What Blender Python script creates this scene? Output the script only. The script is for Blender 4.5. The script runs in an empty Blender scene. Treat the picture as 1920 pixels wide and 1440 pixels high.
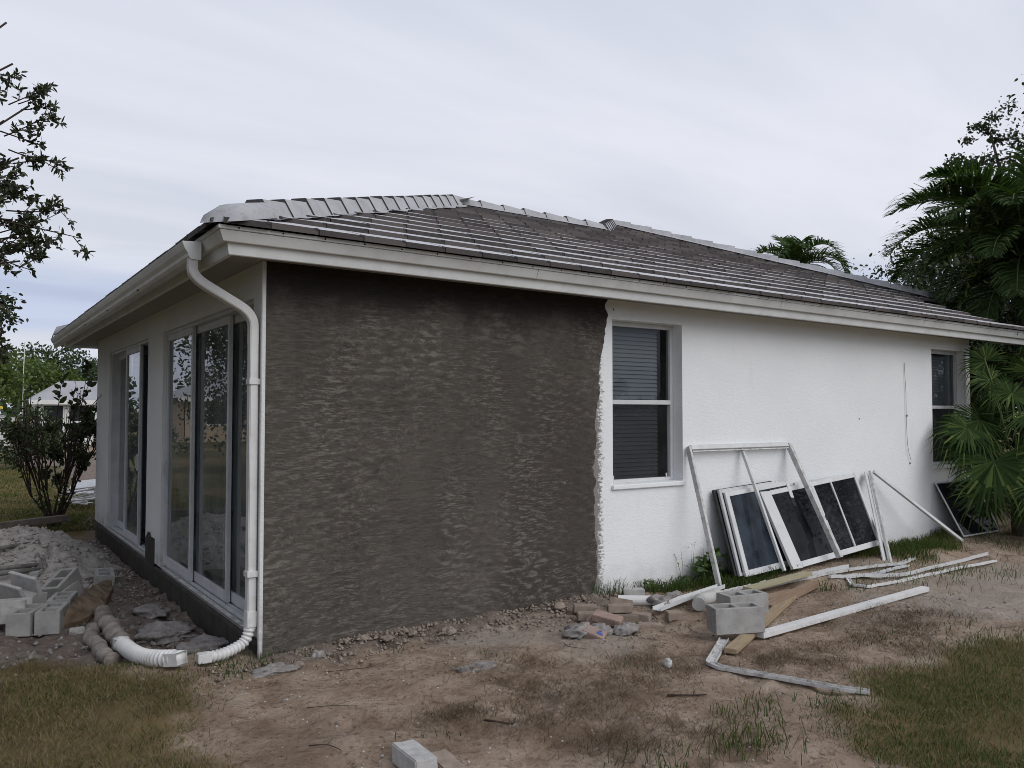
import bpy, bmesh, math, random
import numpy as np
from mathutils import Vector, Matrix

R = math.radians
rng = np.random.default_rng(7)
random.seed(7)
SC = bpy.context.scene
COL = SC.collection

# ------------------------------------------------------------------ camera
cam_d = bpy.data.cameras.new("camera")
cam_d.sensor_fit = 'HORIZONTAL'
cam_d.sensor_width = 36.0
cam_d.lens = 36.0 * 1540 / 1920
cam_d.clip_start = 0.05
cam_d.clip_end = 3000
cam = bpy.data.objects.new("camera", cam_d)
COL.objects.link(cam)
CAM = Vector((-1.8456, -5.8707, 1.70))
yaw, pitch = R(55.62), math.atan(56 / 1540)
fw = Vector((math.cos(yaw) * math.cos(pitch), math.sin(yaw) * math.cos(pitch), math.sin(pitch)))
cam.location = CAM
cam.rotation_euler = fw.to_track_quat('-Z', 'Y').to_euler()
SC.camera = cam

# ------------------------------------------------------------------ sky, sun, exposure
SUN_EL, SUN_AZ = R(40), R(-68)          # azimuth measured from +X
world = bpy.data.worlds.new("World")
SC.world = world
world.use_nodes = True
nt = world.node_tree
nt.nodes.clear()
def wn(t, **kw):
    n = nt.nodes.new(t)
    for k, v in kw.items():
        setattr(n, k, v)
    return n
w_out = wn('ShaderNodeOutputWorld')
w_bg = wn('ShaderNodeBackground')
w_bg.inputs['Strength'].default_value = 0.108
sky = wn('ShaderNodeTexSky', sky_type='NISHITA')
sky.sun_disc = False
sky.sun_elevation = SUN_EL
sky.sun_rotation = R(90) - SUN_AZ
sky.air_density = 1.2
sky.dust_density = 2.0
tc = wn('ShaderNodeTexCoord')
sep = wn('ShaderNodeSeparateXYZ')
nt.links.new(tc.outputs['Generated'], sep.inputs[0])
# cloud deck: project the direction on a flat layer overhead
def wmath(op, a, b=None, clamp=False):
    n = wn('ShaderNodeMath', operation=op, use_clamp=clamp)
    for i, v in enumerate((a, b)):
        if v is None: continue
        if isinstance(v, (int, float)): n.inputs[i].default_value = v
        else: nt.links.new(v, n.inputs[i])
    return n.outputs[0]
zz = wmath('MAXIMUM', sep.outputs['Z'], 0.0)
den = wmath('ADD', zz, 0.16)
cx = wmath('DIVIDE', sep.outputs['X'], den)
cy = wmath('DIVIDE', sep.outputs['Y'], den)
comb = wn('ShaderNodeCombineXYZ')
nt.links.new(cx, comb.inputs[0]); nt.links.new(cy, comb.inputs[1])
mapn = wn('ShaderNodeMapping')
mapn.inputs['Rotation'].default_value = (0, 0, R(28))
mapn.inputs['Scale'].default_value = (0.5, 1.6, 1)
mapn.inputs['Location'].default_value = (3.1, 1.7, 0)
nt.links.new(comb.outputs[0], mapn.inputs['Vector'])
n1 = wn('ShaderNodeTexNoise')
n1.inputs['Scale'].default_value = 1.15
n1.inputs['Detail'].default_value = 6
n1.inputs['Roughness'].default_value = 0.52
n1.inputs['Distortion'].default_value = 0.4
nt.links.new(mapn.outputs[0], n1.inputs['Vector'])
ramp = wn('ShaderNodeValToRGB')
ramp.color_ramp.elements[0].position = 0.34
ramp.color_ramp.elements[0].color = (5.9, 6.2, 7.15, 1)
ramp.color_ramp.elements[1].position = 0.66
ramp.color_ramp.elements[1].color = (7.3, 7.5, 8.3, 1)
nt.links.new(n1.outputs['Fac'], ramp.inputs[0])
# brighter, faintly warm band low in the sky, darker grey cloud banks on the horizon
hz = wn('ShaderNodeValToRGB')
cr = hz.color_ramp
cr.elements[0].position = 0.0;  cr.elements[0].color = (0.80, 0.82, 0.88, 1)
cr.elements[1].position = 1.0;  cr.elements[1].color = (0.86, 0.88, 0.93, 1)
for p, c in ((0.055, (0.76, 0.80, 0.90, 1)), (0.078, (1.0, 1.0, 1.0, 1)), (0.10, (0.74, 0.80, 0.93, 1)), (0.135, (0.76, 0.82, 0.94, 1)),
             (0.18, (1.06, 1.05, 1.03, 1)), (0.34, (1.05, 1.045, 1.04, 1)), (0.6, (0.95, 0.96, 0.99, 1))):
    e = cr.elements.new(p); e.color = c
wob = wmath('MULTIPLY', wmath('SUBTRACT', n1.outputs['Fac'], 0.5), 0.06)
nt.links.new(wmath('ADD', sep.outputs['Z'], wob, True), hz.inputs[0])
mul = wn('ShaderNodeMixRGB', blend_type='MULTIPLY'); mul.inputs[0].default_value = 1.0
nt.links.new(ramp.outputs[0], mul.inputs[1]); nt.links.new(hz.outputs[0], mul.inputs[2])
mixs = wn('ShaderNodeMixRGB'); mixs.inputs[0].default_value = 0.93
nt.links.new(sky.outputs[0], mixs.inputs[1]); nt.links.new(mul.outputs[0], mixs.inputs[2])
nt.links.new(mixs.outputs[0], w_bg.inputs['Color'])
nt.links.new(w_bg.outputs[0], w_out.inputs['Surface'])

sun_d = bpy.data.lights.new("sun", 'SUN')
sun_d.energy = 1.5
sun_d.angle = R(50)
sun_d.color = (1.0, 0.975, 0.94)
sun = bpy.data.objects.new("sun", sun_d)
COL.objects.link(sun)
sdir = Vector((math.cos(SUN_EL) * math.cos(SUN_AZ), math.cos(SUN_EL) * math.sin(SUN_AZ), math.sin(SUN_EL)))
sun.rotation_euler = sdir.to_track_quat('Z', 'Y').to_euler()
sun.location = sdir * 50

SC.view_settings.view_transform = 'Standard'
SC.view_settings.look = 'None'
SC.view_settings.exposure = 0.0
SC.view_settings.gamma = 1.0
SC.render.engine = 'CYCLES'
SC.cycles.use_denoising = True
SC.cycles.filter_width = 0.9
SC.cycles.max_bounces = 8
SC.cycles.transparent_max_bounces = 12

# ------------------------------------------------------------------ material helpers
class Mat:
    def __init__(s, name, rough=0.8, spec=0.3, metal=0.0):
        s.m = bpy.data.materials.new(name)
        s.m.use_nodes = True
        s.t = s.m.node_tree
        s.t.nodes.clear()
        s.out = s.n('ShaderNodeOutputMaterial')
        s.b = s.n('ShaderNodeBsdfPrincipled')
        s.b.inputs['Roughness'].default_value = rough
        s.b.inputs['Specular IOR Level'].default_value = spec
        s.b.inputs['Metallic'].default_value = metal
        s.l(s.b.outputs[0], s.out.inputs[0])
        s.tc = s.n('ShaderNodeTexCoord')
    def n(s, t, **kw):
        n = s.t.nodes.new(t)
        for k, v in kw.items(): setattr(n, k, v)
        return n
    def l(s, a, b): s.t.links.new(a, b)
    def setin(s, sock, v):
        if isinstance(v, (int, float)): sock.default_value = v
        elif isinstance(v, tuple): sock.default_value = v if len(v) == 4 or len(sock.default_value) == 3 else (*v, 1)
        else: s.l(v, sock)
    def vec(s, scale=(1, 1, 1), rot=(0, 0, 0), loc=(0, 0, 0), src='Object'):
        m = s.n('ShaderNodeMapping')
        m.inputs['Scale'].default_value = scale
        m.inputs['Rotation'].default_value = rot
        m.inputs['Location'].default_value = loc
        s.l(s.tc.outputs[src], m.inputs['Vector'])
        return m.outputs[0]
    def noise(s, scale, detail=4, rough=0.55, vec=None, dist=0.0):
        n = s.n('ShaderNodeTexNoise')
        n.inputs['Scale'].default_value = scale
        n.inputs['Detail'].default_value = detail
        n.inputs['Roughness'].default_value = rough
        n.inputs['Distortion'].default_value = dist
        s.l(vec if vec is not None else s.tc.outputs['Object'], n.inputs['Vector'])
        return n.outputs['Fac']
    def voro(s, scale, feature='F1', vec=None):
        n = s.n('ShaderNodeTexVoronoi', feature=feature)
        n.inputs['Scale'].default_value = scale
        s.l(vec if vec is not None else s.tc.outputs['Object'], n.inputs['Vector'])
        return n.outputs['Distance']
    def math(s, op, a, b=0.0, clamp=False):
        n = s.n('ShaderNodeMath', operation=op, use_clamp=clamp)
        s.setin(n.inputs[0], a); s.setin(n.inputs[1], b)
        return n.outputs[0]
    def ramp(s, f, stops):
        n = s.n('ShaderNodeValToRGB')
        e = n.color_ramp.elements
        def c4(c): return (c, c, c, 1) if isinstance(c, (int, float)) else (*c, 1)
        e[0].position, e[0].color = stops[0][0], c4(stops[0][1])
        e[1].position, e[1].color = stops[-1][0], c4(stops[-1][1])
        for p, c in stops[1:-1]:
            q = e.new(p); q.color = c4(c)
        s.l(f, n.inputs[0])
        return n.outputs[0]
    def mix(s, f, a, b, mode='MIX'):
        n = s.n('ShaderNodeMixRGB', blend_type=mode)
        s.setin(n.inputs[0], f); s.setin(n.inputs[1], a); s.setin(n.inputs[2], b)
        return n.outputs[0]
    def attr(s, name):
        n = s.n('ShaderNodeAttribute', attribute_name=name)
        return n.outputs['Fac']
    def attrc(s, name):
        n = s.n('ShaderNodeAttribute', attribute_name=name)
        return n.outputs['Color']
    def pos(s, axis):
        n = s.n('ShaderNodeSeparateXYZ')
        g = s.n('ShaderNodeNewGeometry')
        s.l(g.outputs['Position'], n.inputs[0])
        return n.outputs[axis]
    def color(s, c): s.setin(s.b.inputs['Base Color'], c)
    def bump(s, h, strength=0.5, dist=0.01):
        n = s.n('ShaderNodeBump')
        n.inputs['Strength'].default_value = strength
        n.inputs['Distance'].default_value = dist
        s.l(h, n.inputs['Height'])
        s.l(n.outputs[0], s.b.inputs['Normal'])

def simple(name, c, rough=0.7, spec=0.3, var=0.15, scale=6.0, bump=0.0, bscale=60, metal=0.0, dirt=None, dirt_amt=0.5):
    m = Mat(name, rough, spec, metal)
    f = m.noise(scale, 5, 0.6)
    lo = tuple(v * (1 - var) for v in c); hi = tuple(min(1, v * (1 + var)) for v in c)
    col = m.ramp(f, [(0.3, lo), (0.7, hi)])
    if dirt is not None:
        d = m.ramp(m.noise(scale * 2.3, 6, 0.65), [(0.48, 0.0), (0.72, dirt_amt)])
        col = m.mix(d, col, dirt)
    m.color(col)
    if bump: m.bump(m.noise(bscale, 4, 0.6), bump, 0.004)
    return m.m

MT = {}
# white sand-float stucco with mortar smears where the new coat ends
m = Mat('white_stucco', 0.85, 0.2)
skin = m.noise(26, 5, 0.62, m.vec((0.8, 0.8, 1.7)), 0.8)
skin2 = m.noise(75, 3, 0.6)
big = m.noise(0.9, 4, 0.6)
col = m.ramp(big, [(0.3, (0.76, 0.78, 0.79)), (0.7, (0.82, 0.835, 0.84))])
col = m.mix(m.ramp(m.noise(3.2, 6, 0.7, m.vec((1.6, 1.6, 0.35))), [(0.58, 0.0), (0.8, 0.22)]), col, (0.50, 0.49, 0.46))
px_ = m.pos(0); pz_ = m.pos(2); py_ = m.pos(1)
# soil splash at the foot of the wall
foot = m.math('MULTIPLY', m.math('SUBTRACT', 0.34, pz_, True), 1.6, True)
foot = m.math('MULTIPLY', foot, m.ramp(m.noise(7, 5, 0.7), [(0.35, 0.25), (0.65, 1.0)]))
col = m.mix(foot, col, (0.30, 0.25, 0.20))
near = m.math('SUBTRACT', 1.0, m.math('MULTIPLY', m.math('ABSOLUTE', m.math('SUBTRACT', px_, 3.09)), 4.2), True)
near = m.math('MULTIPLY', near, m.math('LESS_THAN', py_, 0.02))
sm = m.math('ADD', m.math('MULTIPLY', near, 0.50), m.math('MULTIPLY', m.noise(24, 7, 0.75, m.vec((0.8, 1, 1.5))), 0.85))
col = m.mix(m.ramp(sm, [(0.71, 0.0), (0.80, 0.9)]), col, (0.17, 0.155, 0.135))
m.color(col)
m.bump(m.math('ADD', skin, m.math('MULTIPLY', skin2, 0.35)), 0.32, 0.014)
MT['stucco'] = m.m

# left elevation: same paint, greyer and smoother
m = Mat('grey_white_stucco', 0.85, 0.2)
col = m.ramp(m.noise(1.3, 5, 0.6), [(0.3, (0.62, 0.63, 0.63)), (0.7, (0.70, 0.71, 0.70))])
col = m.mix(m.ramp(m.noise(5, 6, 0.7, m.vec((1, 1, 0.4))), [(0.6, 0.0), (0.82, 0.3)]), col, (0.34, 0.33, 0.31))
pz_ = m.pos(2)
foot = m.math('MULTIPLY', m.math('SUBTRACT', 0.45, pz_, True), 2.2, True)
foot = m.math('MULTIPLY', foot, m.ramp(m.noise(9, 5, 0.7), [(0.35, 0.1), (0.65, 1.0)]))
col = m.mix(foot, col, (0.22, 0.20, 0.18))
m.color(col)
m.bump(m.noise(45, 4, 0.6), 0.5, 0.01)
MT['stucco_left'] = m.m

# fresh grey-brown mortar coat, trowelled in horizontal strokes
m = Mat('fresh_mortar', 0.9, 0.15)
warp = m.n('ShaderNodeTexNoise'); warp.inputs['Scale'].default_value = 2.6; warp.inputs['Detail'].default_value = 3
m.l(m.tc.outputs['Object'], warp.inputs['Vector'])
wv = m.n('ShaderNodeVectorMath', operation='MULTIPLY_ADD')
m.l(warp.outputs['Color'], wv.inputs[0]); wv.inputs[1].default_value = (0.05, 0.05, 0.07); m.l(m.tc.outputs['Object'], wv.inputs[2])
def warped(sc, rot=(0, 0, 0), loc=(0, 0, 0)):
    q = m.n('ShaderNodeMapping'); q.inputs['Scale'].default_value = sc; q.inputs['Rotation'].default_value = rot; q.inputs['Location'].default_value = loc
    m.l(wv.outputs[0], q.inputs['Vector']); return q.outputs[0]
fine = m.noise(2.0, 5, 0.65, warped((6.0, 5, 34.0), (0, R(3), 0)), 0.4)              # combed tears
coarse = m.noise(2.0, 6, 0.62, warped((4.2, 4, 13.0), (0, R(-5), 0), (3, 1, 2)), 0.5)    # flattened patches
tear = m.noise(2.0, 6, 0.7, warped((11, 10, 17.0), (0, R(-30), 0), (1, 6, 2)), 1.0)       # ragged pulls
arc = m.n('ShaderNodeTexWave', wave_type='RINGS', rings_direction='Y')
arc.inputs['Scale'].default_value = 2.4; arc.inputs['Distortion'].default_value = 9.0; arc.inputs['Detail'].default_value = 5; arc.inputs['Detail Scale'].default_value = 1.6; arc.inputs['Detail Roughness'].default_value = 0.65
m.l(m.vec((1, 1, 1.7), (0, 0, 0), (-1.1, 0, 0.9)), arc.inputs['Vector'])
pa = m.noise(1.3, 4, 0.6, m.vec((1.4, 1.4, 0.7), (0, 0, 0), (1, 0, 4)))
pb = m.noise(1.9, 4, 0.6, m.vec((1, 1, 1), (0, 0, 0), (7, 2, 1)))
pc = m.noise(4.2, 5, 0.65, m.vec((1, 1, 1.1), (0, 0, 0), (5, 3, 1)))
k1 = m.ramp(pa, [(0.40, 0.0), (0.62, 1.0)]); k2 = m.ramp(pb, [(0.44, 0.0), (0.60, 1.0)]); k3 = m.ramp(pc, [(0.46, 0.0), (0.62, 1.0)])
s1 = m.mix(k2, fine, coarse); s1 = m.mix(m.math('MULTIPLY', k3, 0.7), s1, tear)
s1 = m.math('ADD', m.math('MULTIPLY', s1, 0.9), m.math('MULTIPLY', arc.outputs['Fac'], 0.05))
light = m.math('MULTIPLY', m.ramp(s1, [(0.475, 0.0), (0.56, 1.0)]), m.math('ADD', m.math('MULTIPLY', k1, 0.75), 0.2))
base = m.ramp(m.noise(0.9, 5, 0.6), [(0.3, (0.072, 0.063, 0.054)), (0.7, (0.102, 0.090, 0.078))])
base = m.mix(m.ramp(m.noise(0.42, 5, 0.62, m.vec((1.8, 1, .7), (0, 0, 0), (4, 4, 9))), [(0.43, 0.0), (0.60, 0.6)]), base, (0.056, 0.047, 0.040))
col = m.mix(light, base, (0.172, 0.156, 0.136))
dk = m.math('MULTIPLY', m.ramp(s1, [(0.36, 0.8), (0.45, 0.0)]), m.ramp(pc, [(0.35, 0.3), (0.6, 1.0)]))
col = m.mix(dk, col, (0.040, 0.035, 0.029))
spots = m.ramp(m.noise(7, 4, 0.6, warped((1, 1, 1.5), (0, 0, 0), (2, 8, 4))), [(0.70, 0.0), (0.75, 0.6)])
col = m.mix(spots, col, (0.25, 0.232, 0.205))
# lift lines left by the trowel edge
ln_ = m.ramp(m.noise(2.0, 2, 0.5, m.vec((0.25, 1, 14.0), (0, R(2), 0), (9, 9, 9))), [(0.665, 0.0), (0.685, 0.5), (0.705, 0.0)])
col = m.mix(ln_, col, (0.15, 0.137, 0.118))
# eave shade and damp painted under the soffit as a ragged darker band
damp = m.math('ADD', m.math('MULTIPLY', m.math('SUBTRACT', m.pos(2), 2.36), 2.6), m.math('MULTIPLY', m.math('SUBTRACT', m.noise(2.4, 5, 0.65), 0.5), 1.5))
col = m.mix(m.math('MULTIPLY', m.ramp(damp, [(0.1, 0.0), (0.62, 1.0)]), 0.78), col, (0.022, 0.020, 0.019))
m.color(col)
m.bump(m.math('ADD', s1, m.math('MULTIPLY', m.noise(60, 4, 0.6), 0.2)), 0.45, 0.014)
MT['mortar'] = m.m

MT['mortar_dark'] = simple('damp_mortar', (0.050, 0.046, 0.042), 0.9, 0.15, 0.3, 7, 0.8, 40)
MT['sill'] = simple('pale_cement_sill', (0.27, 0.26, 0.25), 0.9, 0.15, 0.25, 9, 0.5, 80, dirt=(0.12, 0.11, 0.10))
MT['trim'] = simple('painted_fascia', (0.70, 0.715, 0.71), 0.6, 0.3, 0.06, 2.5, 0.08, 50, dirt=(0.42, 0.42, 0.39), dirt_amt=0.3)
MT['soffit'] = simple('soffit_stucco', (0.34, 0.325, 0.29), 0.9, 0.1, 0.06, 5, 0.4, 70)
MT['white_pvc'] = simple('white_painted_metal', (0.66, 0.66, 0.65), 0.45, 0.4, 0.05, 4, 0, 50, dirt=(0.38, 0.36, 0.33), dirt_amt=0.4)
MT['alu'] = simple('white_aluminium', (0.60, 0.61, 0.61), 0.4, 0.45, 0.06, 4, 0, 50, dirt=(0.36, 0.35, 0.34), dirt_amt=0.35)
MT['alu_grey'] = simple('grey_aluminium', (0.53, 0.545, 0.555), 0.45, 0.45, 0.12, 5, 0, 50, dirt=(0.4, 0.39, 0.38), dirt_amt=0.4)
MT['scrap'] = simple('scraped_aluminium', (0.56, 0.56, 0.55), 0.5, 0.4, 0.12, 8, 0.2, 40, dirt=(0.20, 0.17, 0.14), dirt_amt=0.75)
MT['dark_rubber'] = simple('dark_gasket', (0.03, 0.03, 0.032), 0.6, 0.3, 0.3, 8)
MT['cable'] = simple('grey_cable', (0.22, 0.21, 0.2), 0.6, 0.3, 0.2, 8)
MT['cmu'] = simple('concrete_block', (0.36, 0.355, 0.34), 0.95, 0.1, 0.16, 5, 0.9, 140, dirt=(0.17, 0.15, 0.13), dirt_amt=0.4)
MT['cmu_light'] = simple('pale_concrete', (0.46, 0.455, 0.44), 0.95, 0.1, 0.14, 6, 0.8, 120, dirt=(0.22, 0.20, 0.17), dirt_amt=0.55)
MT['lump'] = simple('broken_mortar', (0.26, 0.245, 0.235), 0.95, 0.1, 0.35, 12, 1.0, 50, dirt=(0.14, 0.11, 0.09), dirt_amt=0.7)
MT['clod'] = simple('dirt_clod', (0.25, 0.21, 0.175), 0.95, 0.1, 0.4, 14, 1.0, 50, dirt=(0.15, 0.115, 0.09), dirt_amt=0.7)
MT['paver'] = simple('tan_paver', (0.30, 0.245, 0.20), 0.92, 0.1, 0.22, 6, 0.7, 90, dirt=(0.20, 0.15, 0.11), dirt_amt=0.6)
MT['paver_pink'] = simple('pinkish_paver', (0.32, 0.235, 0.20), 0.92, 0.1, 0.2, 6, 0.7, 90, dirt=(0.22, 0.16, 0.12), dirt_amt=0.5)
MT['stone'] = simple('brown_stone', (0.17, 0.13, 0.092), 0.95, 0.1, 0.5, 5, 1.0, 40, dirt=(0.09, 0.065, 0.045), dirt_amt=0.8)
MT['blinds'] = simple('grey_blinds', (0.45, 0.47, 0.49), 0.7, 0.2, 0.05, 3)
MT['curtain'] = simple('vertical_blind', (0.36, 0.42, 0.44), 0.8, 0.2, 0.1, 3)
MT['room'] = simple('room_wall', (0.45, 0.46, 0.46), 0.9, 0.1, 0.05, 2)
MT['rough_wood'] = simple('weathered_wood', (0.16, 0.14, 0.12), 0.9, 0.1, 0.3, 8, 0.5, 40)
MT['dirty_metal'] = simple('dirty_pipe', (0.20, 0.19, 0.18), 0.7, 0.3, 0.3, 9, 0.3, 40, dirt=(0.10, 0.085, 0.07), dirt_amt=0.8)
MT['screen'] = simple('insect_screen', (0.025, 0.027, 0.03), 0.6, 0.3, 0.2, 4)
MT['yellow'] = simple('yellow_paint', (0.75, 0.50, 0.04), 0.5, 0.4, 0.1, 3)
MT['mud'] = simple('mud_caked_pipe', (0.27, 0.24, 0.215), 0.95, 0.1, 0.3, 8, 0.9, 30, dirt=(0.11, 0.085, 0.068), dirt_amt=0.7)
MT['bark'] = simple('bark', (0.10, 0.085, 0.07), 0.95, 0.1, 0.35, 14, 1.0, 40)
MT['bark_dark'] = simple('dark_stem', (0.055, 0.042, 0.035), 0.9, 0.15, 0.3, 14, 0.5, 40)
MT['palm_bark'] = simple('palm_bark', (0.11, 0.095, 0.075), 0.95, 0.1, 0.35, 10, 1.0, 30)
MT['rachis'] = simple('palm_stalk', (0.12, 0.16, 0.05), 0.5, 0.35, 0.2, 6)
MT['blue_tag'] = simple('blue_paint', (0.05, 0.10, 0.35), 0.6, 0.3, 0.2, 20)
MT['roof_far'] = simple('pale_roof', (0.33, 0.335, 0.35), 0.8, 0.2, 0.12, 1.5)
MT['white_far'] = simple('white_far_wall', (0.68, 0.68, 0.66), 0.85, 0.2, 0.05, 1.0)
MT['beige_far'] = simple('beige_far_wall', (0.40, 0.31, 0.22), 0.85, 0.2, 0.08, 1.0)
MT['dark_window'] = simple('dark_opening', (0.02, 0.022, 0.025), 0.15, 0.5, 0.2, 1.0)

def wood(name, c1, c2):
    m = Mat(name, 0.75, 0.2)
    v = m.vec((1, 9, 9))
    g = m.noise(4, 6, 0.65, v, 1.2)
    col = m.ramp(g, [(0.3, c1), (0.65, c2)])
    kn = m.ramp(m.voro(2.2, 'F1', m.vec((1, 3, 3))), [(0.04, 1.0), (0.12, 0.0)])
    col = m.mix(kn, col, tuple(v * 0.45 for v in c1))
    m.color(col); m.bump(g, 0.3, 0.004)
    return m.m
MT['pine'] = wood('pine_lumber', (0.25, 0.185, 0.115), (0.37, 0.29, 0.19))
MT['pine_yellow'] = wood('yellowish_lumber', (0.31, 0.28, 0.18), (0.40, 0.37, 0.25))
MT['pine_red'] = wood('reddish_lumber', (0.21, 0.145, 0.10), (0.30, 0.215, 0.155))

def glass(name, tint, refl=1.5, rough=0.0, fog=0.0, fogcol=(0.3, 0.33, 0.36)):
    m = Mat(name)
    m.t.nodes.remove(m.b)
    tr = m.n('ShaderNodeBsdfTransparent'); tr.inputs[0].default_value = (*tint, 1)
    gl = m.n('ShaderNodeBsdfGlossy'); gl.inputs['Roughness'].default_value = rough
    fr = m.n('ShaderNodeFresnel'); fr.inputs[0].default_value = 1.5
    f = m.math('MULTIPLY', fr.outputs[0], refl, True)
    mx = m.n('ShaderNodeMixShader')
    m.l(f, mx.inputs[0]); m.l(tr.outputs[0], mx.inputs[1]); m.l(gl.outputs[0], mx.inputs[2])
    res = mx.outputs[0]
    if fog:
        df = m.n('ShaderNodeBsdfDiffuse'); df.inputs[0].default_value = (*fogcol, 1)
        mx2 = m.n('ShaderNodeMixShader')
        ff = m.ramp(m.noise(2.2, 6, 0.65), [(0.35, fog * 0.15), (0.75, fog)])
        m.l(ff, mx2.inputs[0]); m.l(res, mx2.inputs[1]); m.l(df.outputs[0], mx2.inputs[2])
        res = mx2.outputs[0]
    m.l(res, m.out.inputs[0])
    return m.m
MT['glass'] = glass('window_glass', (0.62, 0.68, 0.68), 1.6, 0.0, 0.34, (0.34, 0.38, 0.385))
MT['glass_win'] = glass('blind_window_glass', (0.62, 0.66, 0.68), 0.9)
MT['glass_dusty'] = glass('dusty_glass', (0.25, 0.28, 0.32), 0.5, 0.05, 0.40, (0.16, 0.21, 0.27))
MT['glass_dark'] = glass('dark_glass', (0.22, 0.23, 0.25), 0.45, 0.03, 0.22, (0.13, 0.135, 0.15))

# roof tiles: pale tops, dark front edges
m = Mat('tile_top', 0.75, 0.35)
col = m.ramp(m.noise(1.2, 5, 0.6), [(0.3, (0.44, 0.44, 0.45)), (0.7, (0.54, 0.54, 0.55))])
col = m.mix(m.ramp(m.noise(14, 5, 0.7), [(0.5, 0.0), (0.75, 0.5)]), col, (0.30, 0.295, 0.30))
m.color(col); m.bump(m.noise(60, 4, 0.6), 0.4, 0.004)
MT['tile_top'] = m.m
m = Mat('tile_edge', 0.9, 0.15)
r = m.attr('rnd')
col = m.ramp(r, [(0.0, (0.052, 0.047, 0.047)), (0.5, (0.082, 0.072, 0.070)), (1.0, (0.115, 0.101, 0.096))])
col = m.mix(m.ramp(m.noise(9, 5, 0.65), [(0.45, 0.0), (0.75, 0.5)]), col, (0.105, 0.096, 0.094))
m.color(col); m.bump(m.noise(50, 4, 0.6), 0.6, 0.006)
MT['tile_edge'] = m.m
m = Mat('ridge_cap_paint', 0.75, 0.25)
col = m.ramp(m.noise(2.5, 5, 0.6), [(0.3, (0.31, 0.31, 0.32)), (0.7, (0.44, 0.44, 0.45))])
col = m.mix(m.ramp(m.noise(11, 6, 0.7), [(0.5, 0.0), (0.78, 0.7)]), col, (0.20, 0.195, 0.20))
m.color(col); m.bump(m.noise(30, 5, 0.65), 0.5, 0.008)
MT['cap'] = m.m
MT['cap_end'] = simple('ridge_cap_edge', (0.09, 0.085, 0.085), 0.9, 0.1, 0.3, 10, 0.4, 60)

# foliage: colour comes from a per-leaf attribute
def leafmat(name, c0, c1, c2, trans=0.25, rough=0.5, spec=0.35):
    m = Mat(name, rough, spec)
    col = m.ramp(m.attr('rnd'), [(0.0, c0), (0.5, c1), (1.0, c2)])
    m.color(col)
    tl = m.n('ShaderNodeBsdfTranslucent')
    m.l(m.mix(1.0, col, (1.3, 1.5, 0.7), 'MULTIPLY'), tl.inputs[0])
    mx = m.n('ShaderNodeMixShader'); mx.inputs[0].default_value = trans
    m.l(m.b.outputs[0], mx.inputs[1]); m.l(tl.outputs[0], mx.inputs[2])
    m.l(mx.outputs[0], m.out.inputs[0])
    return m.m
MT['leaf_oak'] = leafmat('oak_leaves', (0.022, 0.034, 0.014), (0.034, 0.050, 0.022), (0.055, 0.075, 0.03))
MT['leaf_branch'] = leafmat('dark_branch_leaves', (0.026, 0.034, 0.018), (0.042, 0.052, 0.028), (0.075, 0.085, 0.042), 0.2, 0.5, 0.3)
MT['leaf_palm'] = leafmat('palm_leaflets', (0.022, 0.042, 0.014), (0.046, 0.078, 0.026), (0.11, 0.15, 0.055), 0.3, 0.6, 0.12)
MT['leaf_fan'] = leafmat('fan_palm_leaf', (0.014, 0.030, 0.008), (0.036, 0.068, 0.017), (0.13, 0.165, 0.05), 0.2, 0.6, 0.08)
MT['leaf_shrub'] = leafmat('shrub_leaves', (0.036, 0.030, 0.016), (0.038, 0.056, 0.022), (0.065, 0.090, 0.034), 0.25)
MT['leaf_bright'] = leafmat('bright_leaves', (0.055, 0.085, 0.02), (0.085, 0.125, 0.032), (0.13, 0.17, 0.05), 0.3)
MT['leaf_mid'] = leafmat('mid_leaves', (0.035, 0.055, 0.025), (0.050, 0.075, 0.034), (0.075, 0.10, 0.045), 0.25)
MT['grass'] = leafmat('grass_blades', (0.045, 0.076, 0.020), (0.105, 0.110, 0.038), (0.25, 0.20, 0.10), 0.25, 0.7, 0.10)
MT['straw'] = leafmat('dead_grass_blades', (0.065, 0.045, 0.028), (0.12, 0.085, 0.052), (0.25, 0.19, 0.12), 0.1, 0.8, 0.1)
MT['weed'] = leafmat('green_weeds', (0.035, 0.070, 0.018), (0.055, 0.10, 0.026), (0.085, 0.135, 0.04), 0.25, 0.5, 0.3)

# ground: sandy dirt, lawn soil, litter, all from masks carried by the mesh
m = Mat('ground_soil', 0.95, 0.1)
big = m.noise(0.75, 6, 0.6); mid = m.noise(3.1, 7, 0.66, None, 0.6); fine = m.noise(26, 6, 0.7); grit = m.noise(130, 3, 0.6)
dirt = m.ramp(mid, [(0.32, (0.205, 0.147, 0.104)), (0.48, (0.355, 0.268, 0.198)), (0.66, (0.47, 0.38, 0.30))])
dirt = m.mix(m.ramp(big, [(0.34, 0.6), (0.50, 0.0)]), dirt, (0.165, 0.115, 0.080))
dirt = m.mix(m.ramp(fine, [(0.53, 0.0), (0.66, 0.75)]), dirt, (0.090, 0.061, 0.042))
dirt = m.mix(m.ramp(grit, [(0.62, 0.0), (0.70, 0.6)]), dirt, (0.42, 0.36, 0.29))
sandc = m.ramp(mid, [(0.3, (0.30, 0.25, 0.205)), (0.7, (0.44, 0.385, 0.325))])
sandc = m.mix(m.ramp(fine, [(0.55, 0.0), (0.75, 0.5)]), sandc, (0.17, 0.13, 0.10))
rubc = m.ramp(m.noise(9, 6, 0.7), [(0.3, (0.12, 0.092, 0.078)), (0.55, (0.22, 0.18, 0.155)), (0.75, (0.36, 0.335, 0.305))])
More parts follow.
